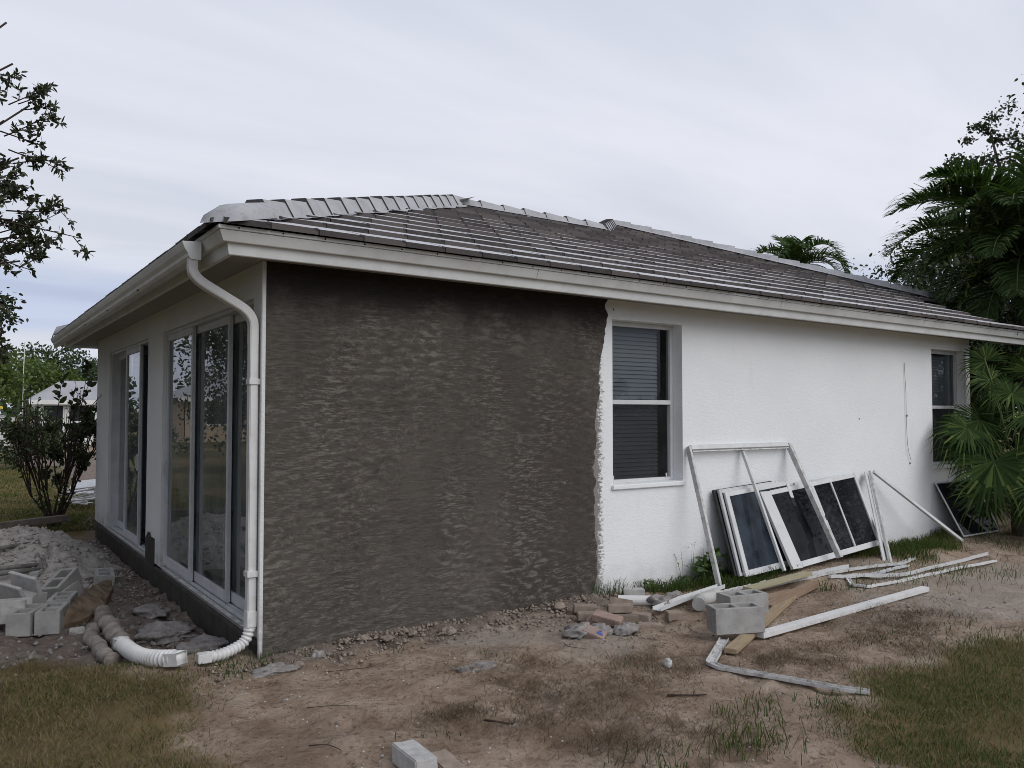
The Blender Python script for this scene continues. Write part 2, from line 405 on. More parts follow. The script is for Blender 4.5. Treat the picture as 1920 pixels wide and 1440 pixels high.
lawnc = m.ramp(mid, [(0.3, (0.052, 0.052, 0.022)), (0.55, (0.085, 0.078, 0.032)), (0.72, (0.15, 0.12, 0.06))])
lawnc = m.mix(m.ramp(m.noise(0.11, 4, 0.6), [(0.42, 0.0), (0.6, 0.8)]), lawnc, (0.24, 0.175, 0.085))
litt = m.ramp(fine, [(0.35, (0.065, 0.047, 0.034)), (0.65, (0.16, 0.118, 0.085))])
col = m.mix(m.attr('sand'), dirt, sandc)
col = m.mix(m.attr('rubble'), col, rubc)
col = m.mix(m.math('MULTIPLY', m.attr('litter'), m.ramp(m.noise(8, 6, 0.72), [(0.44, 0.0), (0.60, 0.55)])), col, litt)
col = m.mix(m.attr('lawn'), col, lawnc)
m.color(col)
m.bump(m.math('ADD', m.math('ADD', m.math('MULTIPLY', mid, 1.0), m.math('MULTIPLY', fine, 0.7)), m.math('MULTIPLY', grit, 0.16)), 1.0, 0.05)
MT['ground'] = m.m
m = Mat('sand_heap', 0.95, 0.1)
f = m.noise(7, 7, 0.68)
col = m.ramp(f, [(0.3, (0.29, 0.265, 0.235)), (0.5, (0.44, 0.41, 0.375)), (0.7, (0.53, 0.50, 0.46))])
m.color(col)
m.bump(m.math('ADD', f, m.math('MULTIPLY', m.noise(50, 5, 0.7), 0.4)), 1.0, 0.03)
MT['sand'] = m.m

# ------------------------------------------------------------------ object helpers
def tag(o, label=None, cat=None, group=None, kind=None):
    if label: o['label'] = label
    if cat: o['category'] = cat
    if group: o['group'] = group
    if kind: o['kind'] = kind
    return o

def empty(name, loc, label=None, cat=None, group=None):
    o = bpy.data.objects.new(name, None)
    o.empty_display_size = 0.2
    o.location = loc
    COL.objects.link(o)
    return tag(o, label, cat, group)

def wloc(o):
    v = Vector((0, 0, 0))
    while o is not None:
        v += o.location
        o = o.parent
    return v

def MX(loc=(0, 0, 0), rz=0, rx=0, ry=0):
    return Matrix.Translation(loc) @ Matrix.Rotation(R(rz), 4, 'Z') @ Matrix.Rotation(R(ry), 4, 'Y') @ Matrix.Rotation(R(rx), 4, 'X')

class MB:
    def __init__(s):
        s.v = []; s.f = []; s.m = []; s.r = []
    def add(s, vs, fs, mi=0, rnd=0.5):
        o = len(s.v)
        s.v += [tuple(p) for p in vs]
        for f in fs:
            s.f.append(tuple(i + o for i in f)); s.m.append(mi); s.r.append(rnd)
        return s
    def box(s, lo, hi, M=None, mi=0, rnd=0.5):
        x0, y0, z0 = lo; x1, y1, z1 = hi
        vs = [Vector(p) for p in ((x0, y0, z0), (x1, y0, z0), (x1, y1, z0), (x0, y1, z0), (x0, y0, z1), (x1, y0, z1), (x1, y1, z1), (x0, y1, z1))]
        if M is not None: vs = [M @ p for p in vs]
        return s.add(vs, [(0, 3, 2, 1), (4, 5, 6, 7), (0, 1, 5, 4), (1, 2, 6, 5), (2, 3, 7, 6), (3, 0, 4, 7)], mi, rnd)
    def quad(s, a, b, c, d, mi=0, rnd=0.5): return s.add([a, b, c, d], [(0, 1, 2, 3)], mi, rnd)
    def poly(s, pts, mi=0): return s.add(pts, [tuple(range(len(pts)))], mi)
    def prism(s, pts, ext, mi=0):
        """closed polygon pts (list of 3-vectors) extruded by vector ext"""
        n = len(pts); e = Vector(ext)
        vs = [Vector(p) for p in pts] + [Vector(p) + e for p in pts]
        fs = [tuple(range(n))[::-1], tuple(range(n, 2 * n))] + [(i, (i + 1) % n, n + (i + 1) % n, n + i) for i in range(n)]
        return s.add(vs, fs, mi)
    def tube(s, pts, rad, n=8, cap=True, mi=0, sq=None, up=None, rnd=0.5):
        """tube along pts; rad scalar or list; sq=(w,h) makes a rectangular section"""
        pts = [Vector(p) for p in pts]
        k = len(pts)
        rad = [rad] * k if isinstance(rad, (int, float)) else rad
        vs = []; prev = None
        for i, p in enumerate(pts):
            t = (pts[min(i + 1, k - 1)] - pts[max(i - 1, 0)])
            t = t.normalized() if t.length > 1e-9 else Vector((0, 0, 1))
            if prev is None:
                u = Vector(up) if up is not None else (Vector((0, 0, 1)) if abs(t.z) < 0.9 else Vector((1, 0, 0)))
            else: u = prev
            u = (u - t * u.dot(t)).normalized(); w = t.cross(u); prev = u
            if sq:
                a, b = sq[0] / 2, sq[1] / 2
                ring = [(-a, -b), (a, -b), (a, b), (-a, b)]
                vs += [p + w * x * rad[i] + u * y * rad[i] for x, y in ring]
            else:
                vs += [p + (w * math.cos(2 * math.pi * j / n) + u * math.sin(2 * math.pi * j / n)) * rad[i] for j in range(n)]
        m_ = 4 if sq else n
        fs = []
        for i in range(k - 1):
            for j in range(m_):
                fs.append((i * m_ + j, i * m_ + (j + 1) % m_, (i + 1) * m_ + (j + 1) % m_, (i + 1) * m_ + j))
        if cap:
            fs.append(tuple(range(m_))[::-1]); fs.append(tuple((k - 1) * m_ + j for j in range(m_)))
        return s.add(vs, fs, mi, rnd)
    def build(s, name, mats, parent=None, smooth=False, bevel=0.0, seg=2, recalc=True):
        if not isinstance(mats, (list, tuple)): mats = [mats]
        me = bpy.data.meshes.new(name)
        off = wloc(parent) if parent is not None else Vector((0, 0, 0))
        me.from_pydata([tuple(Vector(p) - off) for p in s.v], [], s.f)
        for mt in mats: me.materials.append(mt)
        me.polygons.foreach_set('material_index', s.m)
        at = me.attributes.new('rnd', 'FLOAT', 'FACE'); at.data.foreach_set('value', s.r)
        if recalc or bevel:
            bm = bmesh.new(); bm.from_mesh(me)
            if recalc: bmesh.ops.recalc_face_normals(bm, faces=bm.faces)
            if bevel:
                es = [e for e in bm.edges if e.is_manifold and e.calc_face_angle(0) > 0.5]
                bmesh.ops.bevel(bm, geom=es, offset=bevel, segments=seg, affect='EDGES', clamp_overlap=True)
            bm.to_mesh(me); bm.free()
        if smooth: me.polygons.foreach_set('use_smooth', [True] * len(me.polygons))
        o = bpy.data.objects.new(name, me)
        COL.objects.link(o)
        if parent is not None: o.parent = parent
        return o

def npmesh(name, V, F, mat, rnd=None, parent=None, smooth=False, attrs=None):
    """fast mesh: V (n,3), F (m,k) all k-gons; rnd per face"""
    me = bpy.data.meshes.new(name)
    V = np.asarray(V, np.float32); F = np.asarray(F, np.int32)
    if parent is not None: V = V - np.array(wloc(parent), np.float32)
    k = F.shape[1]
    me.vertices.add(len(V)); me.vertices.foreach_set('co', V.ravel())
    me.loops.add(F.size); me.loops.foreach_set('vertex_index', F.ravel())
    me.polygons.add(len(F)); me.polygons.foreach_set('loop_start', np.arange(0, F.size, k, dtype=np.int32))
    me.polygons.foreach_set('loop_total', np.full(len(F), k, np.int32))
    if smooth: me.polygons.foreach_set('use_smooth', np.ones(len(F), bool))
    me.update(calc_edges=True)
    me.materials.append(mat)
    if rnd is not None:
        at = me.attributes.new('rnd', 'FLOAT', 'FACE'); at.data.foreach_set('value', np.asarray(rnd, np.float32))
    for nm, a in (attrs or {}).items():
        at = me.attributes.new(nm, 'FLOAT', 'POINT'); at.data.foreach_set('value', np.asarray(a, np.float32))
    o = bpy.data.objects.new(name, me)
    COL.objects.link(o)
    if parent is not None: o.parent = parent
    return o

def copy_tree(o, parent=None):
    c = o.copy(); COL.objects.link(c)
    if parent is not None: c.parent = parent
    for ch in list(o.children): copy_tree(ch, c)
    return c

# numpy value noise
_perm = np.random.default_rng(3).random((256, 256))
def vnoise(x, y):
    x = np.asarray(x, float); y = np.asarray(y, float)
    xi = np.floor(x).astype(int); yi = np.floor(y).astype(int)
    fx = x - xi; fy = y - yi
    fx = fx * fx * (3 - 2 * fx); fy = fy * fy * (3 - 2 * fy)
    g = lambda a, b: _perm[a & 255, b & 255]
    return (g(xi, yi) * (1 - fx) + g(xi + 1, yi) * fx) * (1 - fy) + (g(xi, yi + 1) * (1 - fx) + g(xi + 1, yi + 1) * fx) * fy
def fbm(x, y, o=4):
    s = 0; a = 0.5; t = 0
    for i in range(o):
        s = s + a * vnoise(x * 2 ** i + 17.3 * i, y * 2 ** i + 9.1 * i); t += a; a *= 0.5
    return s / t - 0.5
def S(t):
    t = np.clip(t, 0, 1); return t * t * (3 - 2 * t)
def inpoly(x, y, P):
    x = np.asarray(x, float); y = np.asarray(y, float)
    ins = np.zeros(x.shape, bool); n = len(P)
    for i in range(n):
        x0, y0 = P[i]; x1, y1 = P[(i + 1) % n]
        c = (y0 > y) != (y1 > y)
        with np.errstate(divide='ignore', invalid='ignore'):
            xx = (x1 - x0) * (y - y0) / (y1 - y0 if y1 != y0 else 1e-9) + x0
        ins ^= c & (x < xx)
    return ins
def polydist(x, y, P):
    d = np.full(np.shape(x), 1e9); n = len(P)
    for i in range(n):
        ax, ay = P[i]; bx, by = P[(i + 1) % n]
        L = (bx - ax) ** 2 + (by - ay) ** 2
        t = np.clip(((x - ax) * (bx - ax) + (y - ay) * (by - ay)) / L, 0, 1)
        d = np.minimum(d, np.hypot(x - ax - t * (bx - ax), y - ay - t * (by - ay)))
    return np.where(inpoly(x, y, P), d, -d)

# ------------------------------------------------------------------ ground
LAWN_L = [(-1.9, 1.25), (-1.30, 1.15), (-0.98, 0.62), (-0.86, 0.10), (-0.60, -0.35), (-0.62, -0.75), (-0.82, -1.25), (-0.75, -1.75), (-0.95, -2.6), (-1.6, -4), (-9, -4), (-9, 1.3)]
LAWN_R = [(5.6, -2.75), (4.75, -2.82), (3.8, -2.80), (3.0, -2.84), (2.35, -3.05), (2.0, -3.35), (2.0, -3.8), (2.0, -5.5), (8, -5.5), (8, -2.9)]
GRASS_W = [(3.55, 0.05), (3.7, -0.22), (4.35, -0.42), (5.2, -0.42), (5.6, -0.2), (5.2, 0.05)]
GRASS_W2 = [(6.7, 0.05), (6.6, -0.45), (7.3, -0.75), (8.2, -0.75), (8.9, -0.3), (9.2, 0.05)]
LITTER = [(1.25, -1.45, .45), (0.95, -2.05, .5), (0.55, -1.85, .3), (1.6, -2.0, .45), (3.3, -2.4, .5), (4.3, -2.2, .55), (4.9, -2.0, .5), (2.9, -2.2, .4), (1.55, -2.75, .5), (3.9, -2.45, .4), (1.0, -2.7, .35), (2.2, -1.75, .35)]
SANDY = [(5.8, -1.9, 1.2), (7.2, -1.7, 1.4), (3.2, -0.2, .45), (2.2, -0.9, .7), (6.5, -1.1, .7), (1.6, -0.55, .6)]
def gz(x, y):
    x = np.asarray(x, float); y = np.asarray(y, float)
    z = 0.05 * fbm(x * 0.7, y * 0.7, 3) + 0.035 * fbm(x * 3.1 + 5, y * 3.1, 4)
    z = z - 0.15 * S((0.30 - x) / 0.22) * S((y - 0.15) / 0.7) * S((9.0 - y) / 1.0) * S((x + 4) / 1.5)
    z = z + 0.11 * S((x - 4.5) / 1.2) * S((8.6 - x) / 0.8) * S((y + 0.95) / 0.35) * S((0.05 - y) / 0.35)   # grassy hump under the leaning frames
    z = z + 0.11 * S((x - 8.0) / 1.2) * S((y + 1.4) / 1.2) * S((14 - x) / 2)
    z = z + 0.03 * S((y + 0.35) / 0.3) * S((x - 0.2) / 0.5) * S((4 - x) / 1)     # mortar spill along the wall foot
    far = S((np.hypot(x - 2, y - 2) - 14) / 10)
    return z * (1 - far * 0.8)
def heapz(x, y):
    x = np.asarray(x, float); y = np.asarray(y, float)
    ry = np.where(y < 6.3, 3.0, 1.15)
    r = np.hypot((x + 1.05) / np.where(x > -1.05, 1.15, 1.7), (y - 6.3) / ry) + 0.35 * fbm(x * 1.7 + 3, y * 1.7, 3)
    return -0.20 + 0.44 * S(1.02 - r) + 0.11 * fbm(x * 3.5, y * 3.5, 4) * S(1.3 - r) + 0.085 * fbm(x * 11, y * 11, 4)
def gz1(x, y): return float(gz(np.array([x]), np.array([y]))[0])

def axis(segs):
    out = []
    for a, b, st in segs: out += list(np.arange(a, b, st))
    return np.array(out)
gx = axis([(-400, -60, 40), (-60, -12, 4), (-12, -3, .4), (-3, 5.4, .03), (5.4, 10.5, .06), (10.5, 20, .4), (20, 60, 4), (60, 440, 40)])
gy = axis([(-300, -40, 40), (-40, -8, 4), (-8, -4.6, .4), (-4.6, -1.2, .03), (-1.2, 4, .04), (4, 9, .08), (9, 30, .6), (30, 100, 5), (100, 900, 80)])
X, Y = np.meshgrid(gx, gy)
Z = gz(X, Y)
wig = 0.35 * fbm(X * 2.2, Y * 2.2, 4) + 0.12 * fbm(X * 9, Y * 9, 3)
def mask(P, w=0.25): return S((polydist(X, Y, P) + wig) / w + 0.5)
lawn = np.maximum(mask(LAWN_L), mask(LAWN_R))
lawn = np.maximum(lawn, 0.8 * np.maximum(mask(GRASS_W), mask(GRASS_W2)))
lawn = np.maximum(lawn, S((Y - 7.6 + wig) / 0.8) * S((0.1 - X) / 0.3 + S((Y - 8.8) / .5)))
lawn = np.maximum(lawn, S((-2.2 - X + wig) / 0.5))
lawn = np.maximum(lawn, S((X - 12) / 2)); lawn = np.maximum(lawn, S((-5 - Y) / 0.8))
def blob(L, seed):
    a = np.zeros_like(X)
    for bx, by, r in L:
        d = np.hypot(X - bx, (Y - by) * 1.25) / r
        a = np.maximum(a, S(1.25 - d + 1.3 * fbm(X * 3 + seed, Y * 3 + seed, 4)))
    return a
litter = blob(LITTER, 3.3); sandm = blob(SANDY, 9.1)
rub = S((0.1 - X) / 0.1) * S((Y - 0.15) / 0.3) * S((8 - Y) / 1) * S((X + 1.9 + wig) / 0.4)
rub = np.maximum(rub, S((Y + 0.42 + 0.8 * wig) / 0.2) * S((3.6 - X) / 0.6) * S((X + .2) / .2) * 0.85)
F = np.arange(X.size).reshape(X.shape)
F = np.stack([F[:-1, :-1], F[:-1, 1:], F[1:, 1:], F[1:, :-1]], -1).reshape(-1, 4)
dent = np.minimum(0, fbm(X * 4.3 + 7, Y * 4.3 + 2, 3) + 0.02) * 0.10 * (1 - lawn)
Zg = Z + (0.026 * fbm(X * 11, Y * 11, 4) + dent) * S((12 - np.hypot(X, Y)) / 4) + rub * 0.10 * fbm(X * 7, Y * 7, 4)
inside = (X > 0.25) & (X < 9.7) & (Y > 0.25) & (Y < 7.7)
Zg = np.where(inside, -0.25, Zg)
g = npmesh('ground', np.stack([X, Y, Zg], -1).reshape(-1, 3), F, MT['ground'], None, None, True,
           dict(lawn=lawn.ravel(), litter=litter.ravel(), sand=sandm.ravel(), rubble=rub.ravel()))
tag(g, kind='structure')

# ------------------------------------------------------------------ the house
house = empty('house', (0, 0, 0), 'white stucco house under repair with grey tile hip roof and one bare mortar wall section', 'house')

def wall_open(u0, u1, z0, z1, openings, P, thick, mi=0, mb=None, u_extra=()):
    """flat wall with openings; P(u, z, depth) -> point. Outer face, reveals and inner face."""
    mb = mb or MB()
    us = sorted({u0, u1, *[o[0] for o in openings], *[o[1] for o in openings], *u_extra})
    zs = sorted({z0, z1, *[o[2] for o in openings], *[o[3] for o in openings]})
    def hole(a, b): return any(o[0] - 1e-6 <= a and b[0] <= o[1] + 1e-6 and o[2] - 1e-6 <= b[1] and b[2] <= o[3] + 1e-6 for o in openings)
    for i in range(len(us) - 1):
        for j in range(len(zs) - 1):
            a, b, c, d = us[i], us[i + 1], zs[j], zs[j + 1]
            if any(o[0] - 1e-6 <= a and b <= o[1] + 1e-6 and o[2] - 1e-6 <= c and d <= o[3] + 1e-6 for o in openings): continue
            for dep in (0, thick): mb.quad(P(a, c, dep), P(b, c, dep), P(b, d, dep), P(a, d, dep), mi)
    for a, b, c, d in openings:
        mb.quad(P(a, c, 0), P(a, d, 0), P(a, d, thick), P(a, c, thick), mi)
        mb.quad(P(b, c, 0), P(b, d, 0), P(b, d, thick), P(b, c, thick), mi)
        mb.quad(P(a, d, 0), P(b, d, 0), P(b, d, thick), P(a, d, thick), mi)
        mb.quad(P(a, c, 0), P(b, c, 0), P(b, c, thick), P(a, c, thick), mi)
    return mb

WZ = 2.83
WIN1 = (3.323, 4.255, 1.030, 2.600)
WIN2 = (8.953, 9.845, 1.012, 2.570)
fp = lambda u, z, d: (u, d, z)
mb = wall_open(0.0, 9.95, -0.3, WZ, [WIN1, WIN2], fp, 0.2)
wf = mb.build('wall', MT['stucco'], house, recalc=False)
wf['label'] = 'bright white textured stucco wall with two sash windows'
DOOR2 = (0.22, 3.345, 0.10, 2.560)
DOOR1 = (4.13, 6.85, 0.10, 2.560)
lp = lambda u, z, d: (d, u, z)
mb = wall_open(0.0, 8.0, 0.10, WZ, [DOOR2, DOOR1], lp, 0.2)
mb.box((0.0, 0.0, -0.3), (0.05, 0.05, 0.1))
wl = mb.build('wall', MT['stucco_left'], house, recalc=False)
wl['label'] = 'shaded side wall with two sliding door openings'
mb = MB()
mb.box((9.75, 0.2, -0.3), (9.95, 8.0, WZ)); mb.box((0.2, 7.8, -0.3), (9.75, 8.0, WZ))
mb.build('wall', MT['stucco'], house)
# plain corner bead: the pale strip between downspout and mortar
mb = MB(); mb.box((-0.012, -0.017, -0.05), (0.018, 0.02, 2.80)); mb.build('corner_bead', MT['stucco_left'], house, bevel=0.004)

# mortar coat: a real slab 13 mm proud with a ragged right edge
pts_t = []
zs = np.arange(-0.15, 2.801, 0.010)
edge = 3.135 + 0.05 * np.sin(zs * 2.1 + 2.4) * (zs > 0) + 0.10 * fbm(zs * 2.3, zs * 0 + 4, 4) + 0.06 * fbm(zs * 14, zs * 0 + 2, 4) + 0.04 * S((zs - 1.95) / .8) - 0.03 * S((1.2 - zs) / 1.2)
V = []; Fq = []
for z, e in zip(zs, edge):
    V += [(0.019, -0.014, z), (e - 0.03, -0.014, z), (e - 0.008, -0.009, z), (e, -0.0015, z)]
n = len(zs)
for i in range(n - 1):
    for j in range(3): Fq.append((i * 4 + j, i * 4 + j + 1, i * 4 + 4 + j + 1, i * 4 + 4 + j))
mb = MB(); mb.add(V, Fq)
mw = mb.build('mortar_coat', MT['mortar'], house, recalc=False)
mw['label'] = 'dark grey-brown fresh mortar coat with horizontal trowel strokes'

# slab edge under the doors: dark mortar face, pale sloping sill
mb = MB()
L = np.arange(0.06, 7.86, 0.06)
V = []; Fq = []
for y in L:
    w = 0.012 * fbm(np.array([y * 3]), np.array([2.0]), 3)[0]
    V += [(-0.004 + w, y, -0.35), (-0.008 + w, y, 0.045 + w), (0.012 + w, y, 0.072 + w * .5)]
for i in range(len(L) - 1):
    for j in range(2): Fq.append((i * 3 + j, i * 3 + 3 + j, i * 3 + 3 + j + 1, i * 3 + j + 1))
mb.add(V, Fq)
mb.box((-0.006, 3.62, 0.03), (-0.001, 3.90, 0.36))
mb.build('slab_edge', MT['mortar_dark'], house, recalc=False)['label'] = 'dark damp mortar along the slab edge below the sliding doors'
for d in (DOOR2, DOOR1):
    mb = MB()
    mb.add([(0.010, d[0], 0.071), (0.010, d[1], 0.071), (0.05, d[1], 0.108), (0.05, d[0], 0.108), (0.2, d[1], 0.118), (0.2, d[0], 0.118)], [(0, 1, 2, 3), (3, 2, 4, 5)])
    mb.build('door_sill', MT['sill'], house, recalc=False)

# smear of mortar on the pier between the doors
V = []; Fq = []
for i, z in enumerate(np.linspace(0.08, 0.40, 17)):
    r_ = 0.04 * fbm(np.array([z * 18.]), np.array([1.]), 3)[0]
    k = 1 - S((z - 0.30) / 0.1) * 0.4
    V += [(-0.0075, 3.80 + 0.30 * k + r_, z), (-0.0075, 3.80 + 0.02 - r_ * 0.6, z)]
for i in range(16): Fq.append((i * 2, i * 2 + 1, i * 2 + 3, i * 2 + 2))
mb = MB(); mb.add(V, Fq); mb.build('mortar_smear', MT['mortar_dark'], house, recalc=False)

# interior so that the panes look into a dim room
mb = MB()
mb.quad((0.2, 0.2, 0.112), (9.75, 0.2, 0.112), (9.75, 7.8, 0.112), (0.2, 7.8, 0.112))
mb.quad((0.2, 0.2, 2.75), (9.75, 0.2, 2.75), (9.75, 7.8, 2.75), (0.2, 7.8, 2.75))
mb.quad((2.6, 0.2, 0.12), (2.6, 7.8, 0.12), (2.6, 7.8, 2.74), (2.6, 0.2, 2.74))
mb.build('room', MT['room'], house, recalc=False)

# --- sash windows
def sash_window(w, screen=True):
    x0, x1, z0, z1 = w
    yf = 0.125; t = 0.045
    zm = z0 + (z1 - z0) * 0.50
    mb = MB()
    for a, b in (((x0, yf, z0), (x0 + t, yf + .06, z1)), ((x1 - t, yf, z0), (x1, yf + .06, z1)),
                 ((x0 + t, yf, z1 - t), (x1 - t, yf + .06, z1)), ((x0 + t, yf, z0), (x1 - t, yf + .06, z0 + 0.035)),
                 ((x0 + t, yf - 0.012, zm - 0.022), (x1 - t, yf + .05, zm + 0.022))):
        mb.box(a, b)
    for sx in (x0 + 0.10, x1 - 0.12): mb.box((sx, yf - .01, z0 + .036), (sx + .018, yf + 0.002, z0 + .075))
    fr = mb.build('window', MT['alu'], house, bevel=0.003)
    mb = MB(); mb.quad((x0 + t, yf + .03, zm + .02), (x1 - t, yf + .03, zm + .02), (x1 - t, yf + .03, z1 - t), (x0 + t, yf + .03, z1 - t))
    mb.build('pane', MT['glass_win'], fr, recalc=False)
    mb = MB(); mb.quad((x0 + t, yf + .045, z0 + .03), (x1 - t, yf + .045, z0 + .03), (x1 - t, yf + .045, zm - .02), (x0 + t, yf + .045, zm - .02))
    mb.build('pane', MT['glass_win'], fr, recalc=False)
    if screen:
        mm = glass('screen_mesh_%d' % int(x0), (0.62, 0.62, 0.62), 0.2, 0.3, 0.25, (0.12, 0.12, 0.125))
        mb = MB(); mb.quad((x0 + t + .002, yf + .016, z0 + .035), (x1 - t - .03, yf + .016, z0 + .035), (x1 - t - .03, yf + .016, zm - .024), (x0 + t + .002, yf + .016, zm - .024))
        mb.build('insect_screen', mm, fr, recalc=False)
    mb = MB()
    z = z0 + 0.04; k = 0
    while z < z1 - 0.05:
        mb.box((x0 + 0.03, -0.024, -0.0012), (x1 - 0.11, 0.024, 0.0012), MX((0, yf + .125, z), 0, 66 + random.uniform(-3, 3)))
        z += 0.042; k += 1
    mb.build('blind', MT['blinds'], fr)
    mb = MB(); mb.box((x0 - .02, -0.028, z0 - 0.045), (x1 + .02, yf, z0 - 0.001)); mb.build('sill', MT['stucco'], fr, bevel=0.006)
    # a darkened room box behind the blind
    mb = MB(); mb.quad((x0 - .3, yf + 1.2, z0 - .4), (x1 + .3, yf + 1.2, z0 - .4), (x1 + .3, yf + 1.2, z1 + .2), (x0 - .3, yf + 1.2, z1 + .2))
    return fr
sash_window(WIN1); sash_window(WIN2)

# --- sliding doors
def door_panel(parent, y0, y1, x, z0=0.135, z1=2.53, st=0.054, bot=0.085, handle=None):
    d = 0.032
    mb = MB()
    mb.box((x, y0, z0), (x + d, y0 + st, z1)); mb.box((x, y1 - st, z0), (x + d, y1, z1))
    mb.box((x + .001, y0 + st, z0), (x + d - .001, y1 - st, z0 + bot)); mb.box((x + .001, y0 + st, z1 - .07), (x + d - .001, y1 - st, z1))
    p = mb.build('door_panel', MT['alu_grey'], parent, bevel=0.003)
    return p
def pane(parent, y0, y1, x, z0, z1):
    mb = MB(); mb.quad((x, y1, z0), (x, y0, z0), (x, y0, z1), (x, y1, z1))
    return mb.build('pane', MT['glass'], parent, recalc=False)
def sliding_door(d, panels, handle=None):
    y0, y1, z0, z1 = d
    mb = MB()
    mb.box((0.03, y1 - 0.035, z0 + .02), (0.165, y1, z1 - .001)); mb.box((0.03, y0, z0 + .02), (0.165, y0 + 0.035, z1 - .001))
    mb.box((0.03, y0 + .035, z1 - 0.03), (0.165, y1 - .035, z1 - .001))
    mb.box((0.045, y0 + .035, 0.112), (0.165, y1 - .035, 0.122))
    for x in (0.05, 0.09, 0.13): mb.box((x, y0 + .035, 0.122), (x + 0.006, y1 - .035, 0.136))
    fr = mb.build('sliding_door', MT['alu_grey'], house, bevel=0.002)
    for (a, b, x) in panels:
        door_panel(fr, a, b, x)
        pane(fr, a + .054, b - .054, x + .016, 0.22, 2.46)
    if handle:
        y, x = handle
        mb = MB(); mb.box((x - .018, y, 1.02), (x, y + .03, 1.22)); mb.box((x - .03, y + .006, 1.05), (x - .018, y + .024, 1.19))
        mb.build('handle', MT['alu'], fr, bevel=0.004)
    return fr
sliding_door(DOOR2, [(2.22, 3.315, 0.036), (1.13, 2.50, 0.076), (0.25, 1.40, 0.116)], (3.265, 0.036))
sliding_door(DOOR1, [(4.80, 5.78, 0.036), (4.97, 5.85, 0.076), (5.68, 6.82, 0.116)], (4.82, 0.036))
# vertical blinds gathered inside
mb = MB()
for y in (3.05, 3.12, 3.19, 1.92, 1.98, 2.05, 0.95, 1.01, 0.86):
    mb = MB(); mb.box((-0.045, -0.002, 0.16), (0.045, 0.002, 2.5), MX((0.33, y, 0), random.uniform(35, 75))); mb.build('vertical_blind', MT['curtain'], house)
for y in (6.2, 6.3, 6.4, 6.5, 6.6, 6.1, 6.7):
    mb = MB(); mb.box((-0.045, -0.002, 0.16), (0.045, 0.002, 2.5), MX((0.33, y, 0), random.uniform(20, 60))); mb.build('vertical_blind', MT['curtain'], house)

# --- eaves: swept mouldings with mitred corners (front, left, far end)
FARY = 8.62
def dzx(x): return -0.0068 * max(x, 0)
XE = 11.3
def sweep(profile, closed, mats, name, label=None, xs=None):
    """profile: (outward, z); path right end -> corner -> far corner -> back"""
    n = len(profile)
    stations = []
    for x in np.linspace(XE, 0.5, 12): stations.append(lambda o, z, x=x: (x, -o, z + dzx(x)))
    stations.append(lambda o, z: (-o, -o, z))
    stations.append(lambda o, z: (-o, FARY + o, z))
    stations.append(lambda o, z: (5.0, FARY + o, z))
    V = []; Fq = []
    for st in stations: V += [st(o, z) for o, z in profile]
    k = len(stations)
    rngj = range(n) if closed else range(n - 1)
    for i in range(k - 1):
        for j in rngj: Fq.append((i * n + j, i * n + (j + 1) % n, (i + 1) * n + (j + 1) % n, (i + 1) * n + j))
    if closed: Fq.append(tuple(range(n))); Fq.append(tuple((k - 1) * n + j for j in range(n)))
    mb = MB(); mb.add(V, Fq)
    o = mb.build(name, mats, house)
    if label: o['label'] = label
    return o
sweep([(0.31, 2.758), (0.334, 2.758), (0.338, 2.762), (0.352, 2.830), (0.352, 2.838), (0.31, 2.838)], True, MT['trim'], 'fascia', 'lower painted fascia board of the eaves')
sweep([(0.31, 2.841), (0.384, 2.836), (0.388, 2.840), (0.418, 2.902), (0.416, 2.906), (0.31, 2.906)], True, MT['trim'], 'fascia', 'upper bevelled fascia board of the eaves')
sweep([(0.33, 2.9085), (0.426, 2.9085), (0.430, 2.911), (0.430, 2.934), (0.33, 2.934)], True, MT['trim'], 'drip_edge')
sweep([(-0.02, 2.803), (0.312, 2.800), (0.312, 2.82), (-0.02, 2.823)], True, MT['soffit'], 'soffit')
# weep holes along the drip edge
mb = MB()
for x in np.arange(-0.30, 11.2, 0.298):
    mb = MB(); mb.tube([(x, -0.4265, 2.922 + dzx(x)), (x, -0.4325, 2.922 + dzx(x))], 0.0065, 8); mb.build('weep_hole', MT['dark_rubber'], house)
# hairline joints in the upper board
for x in (2.15, 5.3, 8.05):
    mb = MB(); mb.prism([(x, -0.390, 2.843 + dzx(x)), (x, -0.4195, 2.903 + dzx(x)), (x, -0.412, 2.903 + dzx(x)), (x, -0.384, 2.843 + dzx(x))], (.003, 0, 0)); mb.build('board_joint', MT['cap_end'], house)

# --- roof
SL = 0.385; E0 = 0.475; Z0 = 2.933
PK = 3.85
P2X = 6.5; MPX, MPY = 8.0, 5.35
def zf(x, y): return Z0 + dzx(x) + SL * (y + E0)
def zl(x, y): return Z0 + SL * (x + E0)
mb = MB()
e = 0.42
def dq(pts, f): return [(x, y, f(x, y) - 0.006) for x, y in pts]
RAKE = 10.45
mb.poly(dq([(-e, -e), (RAKE, -e), (RAKE, 1.1), (11.85, 1.5), (MPX, MPY), (P2X, PK), (PK, PK)], zf))
mb.poly(dq([(-e, -e), (PK, PK), (-e, FARY + 0.42)], zl))
zp = zf(PK, PK); zm_ = zf(MPX, MPY)
mb.poly([(PK, PK, zl(PK, PK) - .006), (P2X, PK, zf(P2X, PK) - .006), (2.6, 9.05, 2.93), (-e, FARY + .42, 2.93)])
mb.poly([(P2X, PK, zf(P2X, PK) - .006), (MPX, MPY, zm_ - .006), (2.2, 11.2, 2.93), (2.6, 9.05, 2.93)])
mb.poly([(MPX, MPY, zm_ - .006), (14, 11.2, 2.93), (2.2, 11.2, 2.93)])
